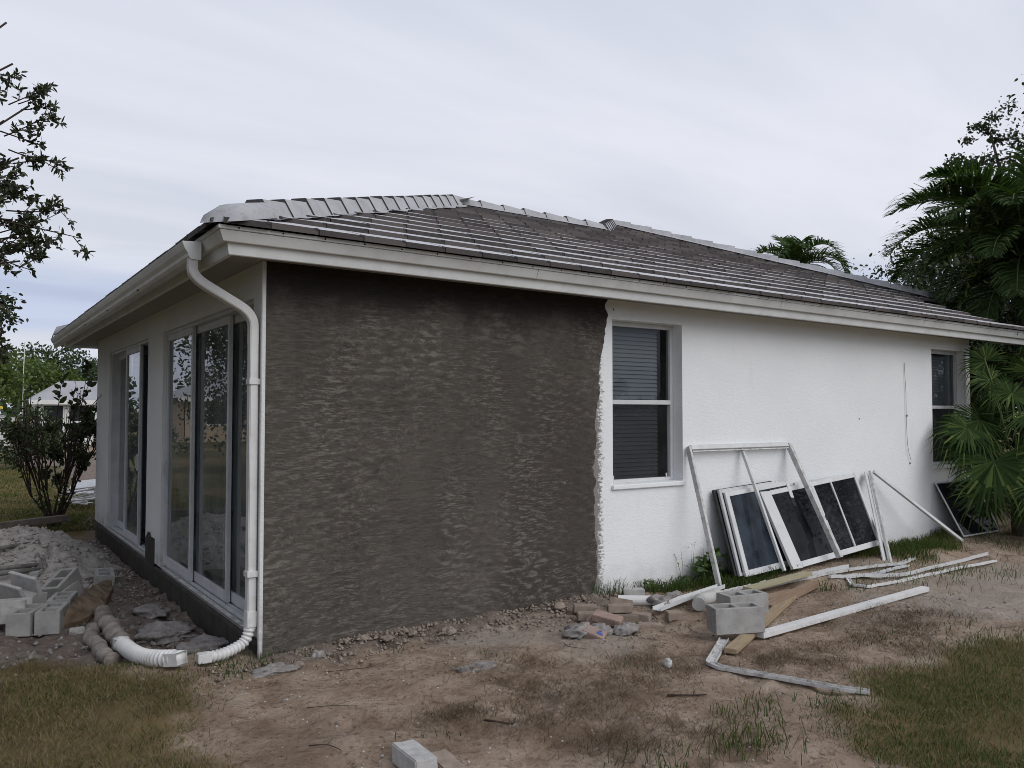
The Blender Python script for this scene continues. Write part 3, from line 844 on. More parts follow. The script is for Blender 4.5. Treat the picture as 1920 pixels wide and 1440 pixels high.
mb.poly([(MPX, MPY, zm_ - .006), (11.85, 1.5, zf(11.85, 1.5) - .006), (14, 2.2, 2.93), (14, 11.2, 2.93)])
mb.poly([(11.85, 1.5, zf(11.85, 1.5) - .006), (RAKE, 1.1, zf(RAKE, 1.1) - 0.006), (RAKE, 1.1, 2.7), (11.85, 1.5, 2.7)])
mb.poly([(RAKE, -e, zf(RAKE, -e) - .006), (RAKE, 1.1, zf(RAKE, 1.1) - 0.006), (RAKE, 1.1, 2.7), (RAKE, -e, 2.8)])
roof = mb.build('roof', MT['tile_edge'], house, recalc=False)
roof['label'] = 'hip roof of flat grey-brown concrete tiles with pale ridge caps'

PITCH = 0.345; TW = 0.333
tmb = MB()
def tile(P, u0, u1, v0, v1, rnd, clip=lambda v: (-99, 99)):
    """P(u,v,h): u along the course, v up the slope in plan, h above the plane"""
    hf = 0.0425 + random.uniform(-.003, .003); hb = 0.006
    lip = random.uniform(-0.006, 0.006)
    g = 0.003
    cl, ch = clip(v1)      # tiles are cut along the hip
    b0, b1 = min(max(u0 + g, cl), ch), max(min(u1 - g, ch), cl)
    a = [P(u0 + g, v0 + lip, 0.002), P(u1 - g, v0 + lip, 0.002), P(u1 - g, v0 + lip, hf), P(u0 + g, v0 + lip, hf), P(b1, v1, hb), P(b0, v1, hb)]
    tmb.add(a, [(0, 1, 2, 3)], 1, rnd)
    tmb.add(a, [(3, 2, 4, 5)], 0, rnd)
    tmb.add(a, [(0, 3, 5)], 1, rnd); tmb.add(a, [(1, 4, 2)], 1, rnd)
    # the little hooked interlock at the side lap
    b = [P(u1 - 0.032, v0 + lip - 0.003, hf + 0.003), P(u1 - 0.004, v0 + lip - 0.003, hf + 0.003), P(u1 - 0.004, v0 + lip - 0.003, hf - 0.014), P(u1 - 0.032, v0 + lip - 0.003, hf - 0.008)]
    tmb.add(b, [(0, 1, 2, 3)], 2, rnd)
Pf = lambda u, v, h: (u, v, zf(u, v) + h)
Pl = lambda u, v, h: (v, u, zl(v, u) + h)
k = 0; v = -E0
while v < MPY - 0.05:
    v1 = v + PITCH + 0.03
    lo = v + 0.06 if v < PK else (v - PK) + P2X + 0.06
    hi = min(13.35 - v - 0.03, 13.35 - v) if v > 1.1 else (RAKE - 0.02 + 0.0 * v)
    if v < -0.3: hi = 11.2
    u = lo - (k % 2) * TW * 0.5 - random.uniform(0, .02)
    while u < hi:
        a, b = max(u, lo), min(u + TW, hi)
        if b - a > 0.05: tile(Pf, a, b, v, min(v1, MPY), random.random(), lambda q: ((q if q < PK else q - PK + P2X), (13.35 - q if q > 1.45 else 99)))
        u += TW
    v += PITCH; k += 1
k = 0; v = -E0
while v < PK - 0.1:
    lo = v + 0.06; hi = FARY + 0.47 - (v + E0) * (FARY + .47 - PK) / (PK + E0) - 0.06
    u = lo - (k % 2) * TW * 0.5
    while u < hi:
        a, b = max(u, lo), min(u + TW, hi)
        if b - a > 0.05: tile(Pl, a, b, v, v + PITCH + .03, random.random(), lambda q: (q, FARY + 0.47 - (q + E0) * (FARY + .47 - PK) / (PK + E0)))
        u += TW
    v += PITCH; k += 1
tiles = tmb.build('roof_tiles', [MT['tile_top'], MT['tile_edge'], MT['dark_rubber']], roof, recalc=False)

def caps(A, B, zfun, name, step=0.36, w=0.150, hgt=0.098, seed=1):
    """ridge caps from A up to B (plan points): each laps the one below with a thick front edge"""
    rr = random.Random(seed)
    A = Vector(A); B = Vector(B)
    n = max(1, round((B - A).length / step)); d = (B - A) / n
    side = Vector((-d.y, d.x)).normalized(); u = d.normalized()
    prof = ((-1.0, -0.62), (-.42, 0.97), (-.36, 1.0), (.36, 1.0), (.42, 0.97), (1.0, -0.62))
    hi, lo = 0.036, 0.004
    mb = MB()
    def ring(t, lift):
        z = zfun(t.x, t.y)
        return [(t.x + side.x * so * w, t.y + side.y * so * w, z + h * hgt + lift) for so, h in prof]
    k = len(prof)
    for i in range(n):
        p = A + d * i + u * rr.uniform(-.012, .012) * (i > 0); q = A + d * (i + 1) + u * .02
        jh = rr.uniform(-.003, .003)
        mb.add(ring(p, hi + jh) + ring(q, lo), [(j, j + 1, k + j + 1, k + j) for j in range(k - 1)], 0)
        f = ring(p, hi + jh) + ring(p + u * .006, lo - .006)
        mb.add(f, [(j, k + j, k + j + 1, j + 1) for j in range(k - 1)], 1)
    return mb.build(name, [MT['cap'], MT['cap_end']], roof, recalc=False)
hipz = lambda x, y: Z0 + SL * (min(x, y) + E0) + 0.0
caps((-0.10, -0.10), (PK, PK), hipz, 'ridge_cap', seed=2)
caps((PK, PK), (P2X, PK), lambda x, y: zf(x, y) - 0.01, 'ridge_cap', seed=3)
caps((P2X - .05, PK - .05), (MPX, MPY), lambda x, y: zf(x, y), 'ridge_cap', seed=4)
caps((11.85, 1.5), (MPX, MPY), lambda x, y: zf(x, y), 'ridge_cap', seed=5)
caps((-0.42, FARY + .42), (PK, PK), lambda x, y: zl(x, y), 'ridge_cap', seed=6)
# hand-bedded mortar under the hip caps where they meet the tiles, and the rounded starter at the corner
V = []; Fq = []
T = np.linspace(-0.30, PK, 200)
for t in T:
    w = 0.150 + 0.05 * fbm(np.array([t * 5.]), np.array([3.]), 4)[0] * 2
    w2 = 0.165 + 0.05 * fbm(np.array([t * 5.]), np.array([8.]), 4)[0] * 2
    z = hipz(t, t)
    V += [(t + w, max(t - w, -E0 + .01), zf(t + w, max(t - w, -E0)) + 0.044), (t + 0.085, t - 0.085, z - 0.014), (t - 0.085, t + 0.085, z - 0.014), (max(t - w2, -E0 + .01), t + w2, zl(max(t - w2, -E0), t + w2) + 0.042)]
for i in range(len(T) - 1):
    for j in range(3): Fq.append((i * 4 + j, i * 4 + j + 1, i * 4 + 5 + j, i * 4 + 4 + j))
T = np.linspace(11.85, MPX, 90); o0 = len(V)
for t in T:
    y = 13.35 - t
    w = 0.15 + 0.05 * fbm(np.array([t * 5.]), np.array([13.]), 4)[0] * 2
    V += [(t - w, y - w, zf(t - w, y - w) + 0.052), (t, y, zf(t, y) + 0.075)]
for i in range(len(T) - 1): Fq.append((o0 + 2 * i, o0 + 2 * i + 1, o0 + 2 * i + 3, o0 + 2 * i + 2))
T = np.linspace(PK, P2X, 50); o0 = len(V)
for t in T:
    w = 0.16 + 0.03 * fbm(np.array([t * 5.]), np.array([23.]), 4)[0] * 2
    V += [(t, PK - w, zf(t, PK - w) + 0.054), (t, PK - .05, zf(t, PK - .05) + 0.075)]
for i in range(len(T) - 1): Fq.append((o0 + 2 * i, o0 + 2 * i + 1, o0 + 2 * i + 3, o0 + 2 * i + 2))
mb = MB(); mb.add(V, Fq); mb.build('ridge_mortar', MT['cap'], roof, smooth=True)
for (px, py, nm) in ((-0.42, -0.42, 'hip_end'), (-0.42, FARY + .42, 'hip_end')):
    sy = -1 if py < 0 else 1
    mb = MB(); V = []; Fq = []
    prof = [(-1, 0.0), (-.92, .55), (-.45, .98), (.45, .98), (.92, .55), (1, 0.0)]
    for s_, hh, ww in ((0.52, .118, .155), (0.22, .120, .160), (0.12, .112, .165), (0.05, .090, .160), (0.005, .050, .145), (-0.015, .0, .13)):
        cxp, cyp = px + s_ * .7071, py - sy * s_ * .7071
        z = Z0 + SL * (px + s_ * .7071 + E0) - 0.005
        for a, h in prof: V.append((cxp + a * ww * .7071, cyp + sy * a * ww * .7071, z + h * hh))
    for i in range(5):
        for j in range(5): Fq.append((i * 6 + j, i * 6 + j + 1, i * 6 + 7 + j, i * 6 + 6 + j))
    Fq.append(tuple(30 + j for j in range(6)))
    mb.add(V, Fq); mb.build(nm, MT['cap'], roof, smooth=True)

# --- left gutter (K style) with end caps
outer = [(0.421, 2.900), (0.421, 2.772), (0.487, 2.772), (0.505, 2.792), (0.510, 2.815), (0.530, 2.842), (0.541, 2.870), (0.548, 2.892)]
prof = outer + [(0.537, 2.894), (0.527, 2.868), (0.505, 2.835), (0.485, 2.800), (0.435, 2.786), (0.431, 2.900)]
mb = MB()
y0, y1 = 0.05, FARY + 0.40
mb.prism([(-o, y0, z) for o, z in prof], (0, y1 - y0, 0))
for y in (y0 - .004, y1): mb.prism([(-o, y, z) for o, z in outer], (0, .004, 0))
gut = mb.build('gutter', MT['trim'], house)
for y in (1.9, 3.6, 5.3, 7.0):
    mb = MB(); mb.box((-.5125, y, 2.780), (-.489, y + .010, 2.792)); mb.build('gutter_seam', MT['dark_rubber'], gut)

# --- downspout: outlet, offset to the wall, long drop, ribbed kick-out
def smooth_path(pts, n=8, r=0.12):
    """round the corners of a polyline"""
    pts = [Vector(p) for p in pts]; out = [pts[0]]
    for i in range(1, len(pts) - 1):
        a, b, c = pts[i - 1], pts[i], pts[i + 1]
        ra = min(r, (a - b).length * .45); rc = min(r, (c - b).length * .45)
        p = b + (a - b).normalized() * ra; q = b + (c - b).normalized() * rc
        for k in range(n + 1):
            t = k / n; out.append((p * (1 - t) + b * t) * (1 - t) + (b * (1 - t) + q * t) * t)
    out.append(pts[-1]); return out
DSX, DSY = -0.052, 0.055
mb = MB()
pth = smooth_path([(-0.468, 0.095, 2.785), (-0.468, 0.095, 2.655), (DSX, DSY, 2.415), (DSX, DSY, 2.2)], 8, 0.11)
mb.tube(pth, 1.0, sq=(0.078, 0.062), up=(1, 0, 0), cap=False)
mb.tube([(DSX, DSY, 2.22), (DSX + .006, DSY + .01, 0.17)], 1.0, sq=(0.076, 0.060), up=(1, 0, 0), cap=False)
ds = mb.build('downspout', MT['white_pvc'], house, bevel=0.006)
for z in (1.93, 0.56):
    mb = MB(); mb.box((DSX - .036, DSY - .046, z - .02), (DSX + .048, DSY + .046, z + .022)); mb.build('strap', MT['white_pvc'], ds, bevel=0.003)
def ribbed(pts, r0, amp, pitch, ends=0.09, n=14, endsq=None):
    """corrugated hose along pts with plain ends"""
    pts = [Vector(p) for p in pts]
    seg = [0]
    for i in range(1, len(pts)): seg.append(seg[-1] + (pts[i] - pts[i - 1]).length)
    L = seg[-1]; N = int(L / (pitch / 6)); P = []; Rr = []
    for k in range(N + 1):
        s_ = L * k / N
        i = max(j for j in range(len(seg)) if seg[j] <= s_ + 1e-9); i = min(i, len(pts) - 2)
        t = (s_ - seg[i]) / max(1e-9, seg[i + 1] - seg[i])
        P.append(pts[i].lerp(pts[i + 1], t))
        a = 0 if (s_ < ends or s_ > L - ends) else 1
        Rr.append(r0 + a * amp * (2 * abs(math.sin(math.pi * s_ / pitch)) - 1))
    return P, Rr
hp = smooth_path([(-0.048, .058, 0.21), (-0.062, .058, 0.125), (-0.10, 0.056, 0.075), (-0.16, 0.040, 0.053), (-0.24, 0.015, 0.036), (-0.30, 0.000, 0.034), (-0.36, 0.005, 0.034)], 5, 0.06)
P, Rr = ribbed(hp, 0.036, 0.006, 0.030, 0.04)
mb = MB(); mb.tube(P, Rr, 14)
hs = mb.build('downspout_kickout', MT['white_pvc'], house, smooth=True)
# lower sleeve with square mouth
mb = MB()
mb.tube([(DSX + .005, DSY + .008, 0.30), (DSX + .003, DSY + .006, 0.185)], 1.0, sq=(0.086, 0.070), up=(1, 0, 0))
d_ = (Vector(hp[-1]) - Vector(hp[-3])).normalized()
mb.build('sleeve', MT['white_pvc'], hs, bevel=0.004)
mb = MB(); mb.tube([Vector(hp[-1]) - d_ * .03, Vector(hp[-1]) + d_ * .06], 1.0, sq=(0.080, 0.062)); mb.build('square_mouth', MT['white_pvc'], hs, bevel=0.004)

# loose cable hanging on the white wall
cz = [(8.28, -0.012, 2.36), (8.285, -0.014, 2.2), (8.30, -0.016, 1.95), (8.30, -0.014, 1.7), (8.305, -0.016, 1.45), (8.31, -0.02, 1.30), (8.345, -0.02, 1.18), (8.385, -0.02, 1.10)]
mb = MB(); mb.tube(cz, 0.003, 6)
mb.box((8.315, -0.012, 1.665), (8.34, -0.001, 1.69)); mb.box((8.375, -0.010, 1.055), (8.40, -0.001, 1.075))
tag(mb.build('wall_cable', MT['cable'], None), 'thin loose cable hanging down the white wall left of the far window', 'cable')
mb = MB()
for x, z in ((7.28, 1.63), (3.33, 2.68)):
    mb = MB(); mb.box((x, -0.006, z), (x + .014, -0.0015, z + .022)); mb.build('wall_scar', MT['lump'], house, bevel=.002)

# ------------------------------------------------------------------ blocks, pavers, rubble
def cmu(name, M, label, group, mat='cmu', L=0.39, W=0.19, Hh=0.19, U=False):
    """hollow concrete block: origin at a bottom corner, length along X, width along Y"""
    mb = MB()
    if U:
        t = 0.034
        pr = [(0, 0), (0, Hh), (t, Hh), (t + .008, t + .01), (W - t - .008, t + .01), (W - t, Hh), (W, Hh), (W, 0)]
        mb.prism([(0, a, b) for a, b in pr], (L, 0, 0))
    else:
        t = 0.040
        xs = [0, t, L / 2 - t / 2, L / 2 + t / 2, L - t, L]; ys = [0, t, W - t, W]
        for z in (0, Hh):
            for i in range(5):
                for j in range(3):
                    if j == 1 and i in (1, 3): continue
                    mb.quad((xs[i], ys[j], z), (xs[i + 1], ys[j], z), (xs[i + 1], ys[j + 1], z), (xs[i], ys[j + 1], z))
        for i in range(5):
            for y in (0, W): mb.quad((xs[i], y, 0), (xs[i + 1], y, 0), (xs[i + 1], y, Hh), (xs[i], y, Hh))
        for j in range(3):
            for x in (0, L): mb.quad((x, ys[j], 0), (x, ys[j + 1], 0), (x, ys[j + 1], Hh), (x, ys[j], Hh))
        for a, b in ((1, 2), (3, 4)):
            for x in (xs[a], xs[b]): mb.quad((x, ys[1], 0), (x, ys[2], 0), (x, ys[2], Hh), (x, ys[1], Hh))
            for y in (ys[1], ys[2]): mb.quad((xs[a], y, 0), (xs[b], y, 0), (xs[b], y, Hh), (xs[a], y, Hh))
    mb.v = [tuple(M @ Vector(p)) for p in mb.v]
    o = mb.build(name, MT[mat], None, recalc=False)
    bm = bmesh.new(); bm.from_mesh(o.data)
    bmesh.ops.remove_doubles(bm, verts=bm.verts, dist=1e-5)
    bmesh.ops.recalc_face_normals(bm, faces=bm.faces)
    es = [e for e in bm.edges if e.is_manifold and e.calc_face_angle(0) > 0.6]
    bmesh.ops.bevel(bm, geom=es, offset=0.0035, segments=2, affect='EDGES')
    # knock the corners about a little
    for v in bm.verts:
        n_ = fbm(np.array([v.co.x * 22]), np.array([v.co.y * 22 + v.co.z * 9]), 3)[0]
        v.co += v.normal * n_ * 0.004
    bm.to_mesh(o.data); bm.free()
    return tag(o, label, 'concrete block', group)
GB = 'concrete blocks dumped beside the sand heap'
cmu('concrete_block', MX((-1.045, 2.06, -0.155), 73), 'upright hollow block at the front right of the pile, seamed to the one behind it', GB)
cmu('concrete_block', MX((-0.925, 2.455, -0.145), 74), 'hollow block directly behind the front right block, in line with it', GB)
cmu('concrete_block', MX((-1.255, 2.11, -0.155), 66), 'front left hollow block half covered by a channel block', GB)
cmu('concrete_block', MX((-0.90, 3.20, -0.150), 56, -6, -20), 'tilted hollow block between the thin paver and the brown stone slab', GB)
cmu('concrete_block', MX((-0.35, 3.90, -0.225), 84, 3, -3), 'lone half buried hollow block nearest the sliding doors', GB)
cmu('channel_block', MX((-1.20, 2.52, -0.10), 156, 4, 2), 'u-shaped channel block resting over the front left block', GB, 'cmu_light', U=True)
cmu('channel_block', MX((-1.10, 2.84, 0.04), 122, -24, -6), 'tipped u-shaped channel block on top of the left pile', GB, 'cmu_light', L=0.36, U=True)
cmu('channel_block', MX((-0.98, 3.30, -0.12), 160, 0, 0), 'low channel block fragment behind the tilted hollow block', GB, 'cmu_light', L=0.28, Hh=.12, U=True)
GF = 'two concrete blocks on the lumber'
cmu('concrete_block', MX((2.927, -1.605, 0.042), -26, 0, -1), 'nearer of the two grey hollow blocks resting on the pine board', GF, 'cmu')
cmu('concrete_block', MX((3.455, -1.285, 0.012), -12, 0, 0), 'farther grey hollow block behind the nearer one by the reddish board', GF, 'cmu')

def slab(name, lo, hi, M, mat, label, cat, group=None, bevel=0.006, rough=0.004, seed=0):
    mb = MB(); mb.box(lo, hi, M)
    o = mb.build(name, MT[mat], None)
    bm = bmesh.new(); bm.from_mesh(o.data)
    bmesh.ops.recalc_face_normals(bm, faces=bm.faces)
    bmesh.ops.subdivide_edges(bm, edges=list(bm.edges), cuts=4, use_grid_fill=True)
    es = [e for e in bm.edges if e.is_manifold and e.calc_face_angle(0) > 0.5]
    bmesh.ops.bevel(bm, geom=es, offset=bevel, segments=2, affect='EDGES')
    for v in bm.verts:
        v.co += v.normal * float(fbm(np.array([v.co.x * 25 + seed]), np.array([v.co.y * 25 + v.co.z * 17 + seed]), 3)[0]) * rough * 2
    bm.to_mesh(o.data); bm.free()
    return tag(o, label, cat, group)
slab('paver', (0, 0, 0), (0.40, 0.10, 0.045), MX((-1.02, 4.42, -0.06), 62, 0, -8), 'cmu_light', 'long thin pale paver lying on the sand behind the tilted block', 'paver')
slab('paver', (0, -.02, 0), (0.62, 0.025, 0.17), MX((-0.93, 2.86, -0.15), 68, -22, -2), 'cmu_light', 'thin pale slab leaning between the tilted block and the brown stone', 'paver')
slab('brick_offcut', (0, 0, 0), (0.115, 0.06, 0.055), MX((-0.985, 1.92, -0.15), -5, 0, 0), 'cmu_light', 'small pale brick offcut under the edge of the brown stone slab', 'brick')
# brown stone slab, irregular outline, propped up at one side
top = [(-1.023, 2.209, -0.126), (-0.90, 2.27, -0.115), (-0.80, 2.32, -0.10), (-0.72, 2.50, -0.102), (-0.64, 2.60, -0.10), (-0.551, 2.983, -0.095), (-0.446, 3.375, -0.08), (-0.391, 3.80, -0.065), (-0.477, 3.70, -0.045), (-0.62, 3.32, -0.01), (-0.744, 2.941, 0.015), (-0.87, 2.60, 0.02), (-0.967, 2.263, 0.010), (-1.01, 2.2, -0.05)]
mb = MB(); mb.prism(top, (0.012, 0.03, -0.045))
o = mb.build('stone_slab', MT['stone'], None)
bm = bmesh.new(); bm.from_mesh(o.data)
bmesh.ops.triangulate(bm, faces=bm.faces); bmesh.ops.subdivide_edges(bm, edges=list(bm.edges), cuts=3)
for v in bm.verts: v.co += v.normal * float(fbm(np.array([v.co.x * 16]), np.array([v.co.y * 16 + v.co.z * 9]), 4)[0]) * 0.05
bm.to_mesh(o.data); bm.free()
tag(o, 'flat irregular brown stone slab propped on the block pile', 'stone slab')

def lump(name, loc, size, mat, label, cat, group=None, seed=0, flat=0.55, amp=0.5, rz=0, sub=4):
    bm = bmesh.new(); bmesh.ops.create_icosphere(bm, subdivisions=sub, radius=1.0)
    M = Matrix.Rotation(R(rz), 3, 'Z')
    for v in bm.verts:
        d = v.co.copy()
        n1 = fbm(np.array([d.x * 1.6 + seed]), np.array([d.y * 1.6 + d.z * 1.1 + seed * 2]), 3)[0]
        n2 = fbm(np.array([d.x * 4 + seed]), np.array([d.y * 4 + d.z * 3.3 - seed]), 3)[0]
        k = 1 + amp * n1 * 2 + amp * .5 * n2 * 2
        p = Vector((d.x * size[0], d.y * size[1], d.z * size[2] * (1 if d.z > 0 else flat))) * k
        v.co = M @ p + Vector(loc)
    me = bpy.data.meshes.new(name); bm.to_mesh(me); bm.free()
    me.materials.append(MT[mat])
    me.polygons.foreach_set('use_smooth', [sub > 3] * len(me.polygons))
    o = bpy.data.objects.new(name, me); COL.objects.link(o)
    return tag(o, label, cat, group)
GL = 'lumps of broken mortar on the ground'
lump('mortar_lump', (-0.318, 1.42, -0.13), (.23, .24, .075), 'lump', 'broad flat grey mortar lump on the rubble below the doors', 'mortar lump', GL, 1, rz=30)
lump('mortar_lump', (-0.165, 0.86, -0.13), (.20, .17, .07), 'lump', 'grey mortar lump between the ribbed spouts and the slab edge', 'mortar lump', GL, 2, rz=-20)
lump('mortar_lump', (-0.25, 2.35, -0.13), (.16, .24, .06), 'lump', 'rough mortar lump beside the brown stone slab', 'mortar lump', GL, 3)
lump('mortar_lump', (-0.05, -0.44, 0.00), (.15, .10, .035), 'lump', 'flat grey mortar spill on the grass edge below the corner', 'mortar lump', GL, 4)
lump('mortar_lump', (1.09, -1.18, 0.010), (.17, .13, .016), 'lump', 'thin flat grey mortar splash on the bare dirt', 'mortar lump', GL, 5, amp=.3)
lump('mortar_lump', (2.15, -0.93, 0.03), (.13, .10, .06), 'lump', 'knobbly grey mortar lump left of the paver heap', 'mortar lump', GL, 6)
lump('mortar_lump', (2.33, -0.98, 0.02), (.12, .08, .055), 'lump', 'low crumbly mortar lump touching the tilted paver', 'mortar lump', GL, 16)
lump('mortar_lump', (2.49, -1.06, 0.02), (.10, .08, .055), 'lump', 'bluish grey mortar lump in front of the paver heap', 'mortar lump', GL, 7)
lump('mortar_lump', (3.31, -0.60, 0.055), (.085, .10, .06), 'lump', 'dark mortar chunk sitting over the white pipe', 'mortar lump', GL, 8)
lump('mortar_lump', (3.60, -0.50, 0.03), (.16, .07, .05), 'lump', 'crumbled mortar chunk behind the scrap track', 'mortar lump', GL, 9)
lump('pale_stone', (2.168, -1.856, 0.015), (.028, .035, .04), 'cmu_light', 'small pale stone alone on the dirt before the blocks', 'stone', None, 10, amp=.4)
lump('mortar_lump', (0.337, -0.27, 0.0), (.05, .05, .035), 'lump', 'small round mortar lump on the dirt near the mortar wall', 'mortar lump', GL, 11)
for i, (x, y, s_) in enumerate(((0.74, -0.12, .05), (0.90, -0.20, .06), (1.13, -0.18, .04), (1.40, -0.24, .065), (1.68, -0.36, .045), (0.14, -0.40, .045))):
    lump('mortar_clod', (x, y, gz1(x, y) + s_ * .05), (s_, s_ * .8, s_ * .5), 'clod', 'crumbly mortar clod along the foot of the grey wall', 'mortar clod', 'mortar clods along the mortar wall', 20 + i, amp=.6, rz=i * 40)

# block half buried at the very front
slab('whitewashed_block', (0, -0.28, 0), (0.118, 0, 0.095), MX((-0.012, -2.138, -0.02), -3, -2, 1), 'cmu_light', 'whitish rectangular block at the bottom edge of the photo', 'block', None, 0.006, 0.006)
slab('buried_slab', (0, -0.40, 0), (0.12, 0, 0.055), MX((0.135, -2.20, -0.035), -5, 0, 3), 'paver', 'dirt coloured slab sunk in the ground beside the whitish block', 'block', None, 0.008, 0.006)

# pavers: (x, y, z, heading, tilt x, tilt y, colour, label)
PV = [((2.60, -0.30, 0.02), -35, 0, 2, 'paver', 'flat tan paver lying nearest the mortar wall'),
      ((2.50, -0.47, 0.0), -32, 0, 0, 'paver', 'tan paver flat on the dirt left of the pinkish one'),
      ((2.53, -0.60, -0.01), -52, 4, 0, 'paver_pink', 'reddish paver lying flat under the tilted pinkish paver'),
      ((2.545, -0.66, 0.055), -56, 12, 10, 'paver_pink', 'big pinkish paver tilted across the front of the heap'),
      ((2.93, -0.40, 0.03), -50, -26, 6, 'paver', 'small tan paver standing tilted at the back of the heap'),
      ((2.72, -0.60, 0.057), -34, 0, -2, 'paver', 'tan paver stacked on another in the middle of the heap'),
      ((2.74, -0.66, -0.005), -38, 0, 0, 'paver', 'tan paver at the bottom of the two paver stack'),
      ((2.87, -0.70, 0.0), -58, 0, 0, 'paver', 'tan paver lying right of the two paver stack'),
      ((3.13, -0.86, 0.0), -28, 2, 2, 'paver', 'tan paver lying by itself under the end of the scrap track'),
      ((3.37, -0.06, 0.02), -32, 0, 0, 'cmu_light', 'pale brick by the grass at the foot of the white wall'),
      ((2.57, -0.86, -0.035), -40, 2, -2, 'paver', 'thin tan paver sunk in the dirt in front of the heap'),
      ((2.78, -0.90, -0.038), -36, 0, 2, 'paver', 'tan paver sunk in the dirt right of the other sunken one'),
      ((2.20, -0.90, 0.055), -50, 16, 20, 'paver_pink', 'pinkish paver with a blue mark leaning on mortar lumps')]
for i, (loc, rz, rx, ry, mt, lb) in enumerate(PV):
    ln = 0.235 if 'big' in lb else 0.20
    if 'itself' in lb: ln = .13
    p_ = slab('paver', (0, -0.11, 0), (ln, 0, 0.058), MX(loc, rz, rx, ry), mt, lb, 'paver', 'pavers heaped at the end of the mortar wall', 0.005, 0.004, i * 3)
    if 'blue' in lb:
        mb = MB(); Mt = MX(loc, rz, rx, ry)
        for a, b in (((0.13, -.075), (.175, -.045)), ((.14, -.035), (.16, -.02))): mb.box((a[0], a[1], .0585), (b[0], b[1], .0605), Mt)
        mb.build('paint_mark', MT['blue_tag'], p_)
lump('paver_chip', (2.53, -0.20, 0.035), (.055, .045, .045), 'paver', 'angular paver chip standing at the mortar wall', 'paver chip', None, 33, sub=2, amp=.3)

# ------------------------------------------------------------------ sand heap, bars, beam and buried hoses on the left
hx = np.arange(-3.2, 0.3, 0.022); hy = np.arange(2.9, 8.1, 0.025)
HX, HY = np.meshgrid(hx, hy); HZ = heapz(HX, HY)
HZ = np.where(HX > -0.03, -0.5, HZ)
Fh = np.arange(HX.size).reshape(HX.shape)
Fh = np.stack([Fh[:-1, :-1], Fh[:-1, 1:], Fh[1:, 1:], Fh[1:, :-1]], -1).reshape(-1, 4)
Vh = np.stack([HX, HY, HZ], -1).reshape(-1, 3)
keep = (Vh[Fh][:, :, 2] > gz(Vh[Fh][:, :, 0], Vh[Fh][:, :, 1]) - 0.06).any(1)
tag(npmesh('sand_heap', Vh, Fh[keep], MT['sand'], None, None, True), 'low heap of grey building sand left of the doors', 'sand heap')
def bar(name, pts, r, mat, label, cat, group=None, sq=None, **kw):
    mb = MB(); mb.tube(pts, r, 18, sq=sq, **kw)
    return tag(mb.build(name, MT[mat], None), label, cat, group)
fr = empty('bar_grille', (-1.2, 5.0, 0.05), 'dirty bent grille of metal bars lying on the sand heap', 'grille')
for pts in ([(-1.60, 5.12, .155), (-0.99, 5.53, .155)], [(-0.99, 5.62, .17), (-0.976, 4.53, 0.0)], [(-0.935, 5.62, .16), (-0.93, 4.60, .0)], [(-1.60, 4.60, .03), (-1.0, 4.67, .03)], [(-1.60, 4.36, .015), (-1.0, 4.52, .0)]):
    mb = MB(); mb.tube(pts, 0.024, 8); mb.build('bar', MT['dirty_metal'], fr, smooth=True)
slab('timber_beam', (0, 0, 0), (2.3, 0.14, 0.09), MX((-2.25, 6.05, 0.21), 36, 0, 1), 'rough_wood', 'weathered grey timber beam lying across the back of the sand heap', 'beam', None, 0.01, 0.006)
def sausage(pts, r, mat, name, label, pitch=0.17, amp=0.22):
    P, Rr = ribbed(smooth_path(pts, 6, .2), r, r * amp, pitch, 0.0)
    P = [p + Vector((0.012 * math.sin(i * .31), 0, 0.006 * math.sin(i * .23))) for i, p in enumerate(P)]
    mb = MB(); mb.tube(P, Rr, 12)
    return tag(mb.build(name, MT[mat], None, smooth=True), label, 'drain hose')
sausage([(-0.66, 2.55, -.12), (-0.692, 2.2, -.10), (-0.694, 1.85, -.09), (-0.70, 1.5, -.085), (-0.715, 1.12, -.085)], 0.062, 'mud', 'drain_hose', 'fat mud caked drain hose leading to the white ribbed spout')
sausage([(-0.80, 2.1, -.15), (-0.85, 1.668, -.13), (-0.85, 1.2, -.12), (-0.83, 0.82, -.11)], 0.05, 'mud', 'drain_hose', 'thinner mud caked drain hose half sunk left of the fat one')
# the loose ribbed spout
sp = smooth_path([(-0.728, 1.09, -.055), (-0.723, 0.72, -.03), (-0.71, 0.34, .012), (-0.655, 0.10, .05), (-0.545, -0.06, .075)], 8, .25)
P, Rr = ribbed(sp, 0.050, 0.0095, 0.036, 0.06)
t_ = empty('ribbed_spout', (-0.7, 0.5, -0.02), 'loose white ribbed downspout elbow lying in the grass', 'downspout elbow')
mb = MB(); mb.tube(P, Rr, 16); mb.build('hose', MT['white_pvc'], t_, smooth=True)
for a, b in ((sp[0], sp[2]), (sp[-1], sp[-3])):
    d_ = (Vector(a) - Vector(b)).normalized()
    mb = MB(); mb.tube([Vector(a) - d_ * .10, Vector(a) + d_ * .012], 1.0, sq=(0.104, 0.082), cap=False)
    mb.tube([Vector(a) - d_ * .098, Vector(a) + d_ * .012], 1.0, sq=(0.097, 0.075), cap=False)
    mb.build('square_mouth', MT['white_pvc'], t_, recalc=False)

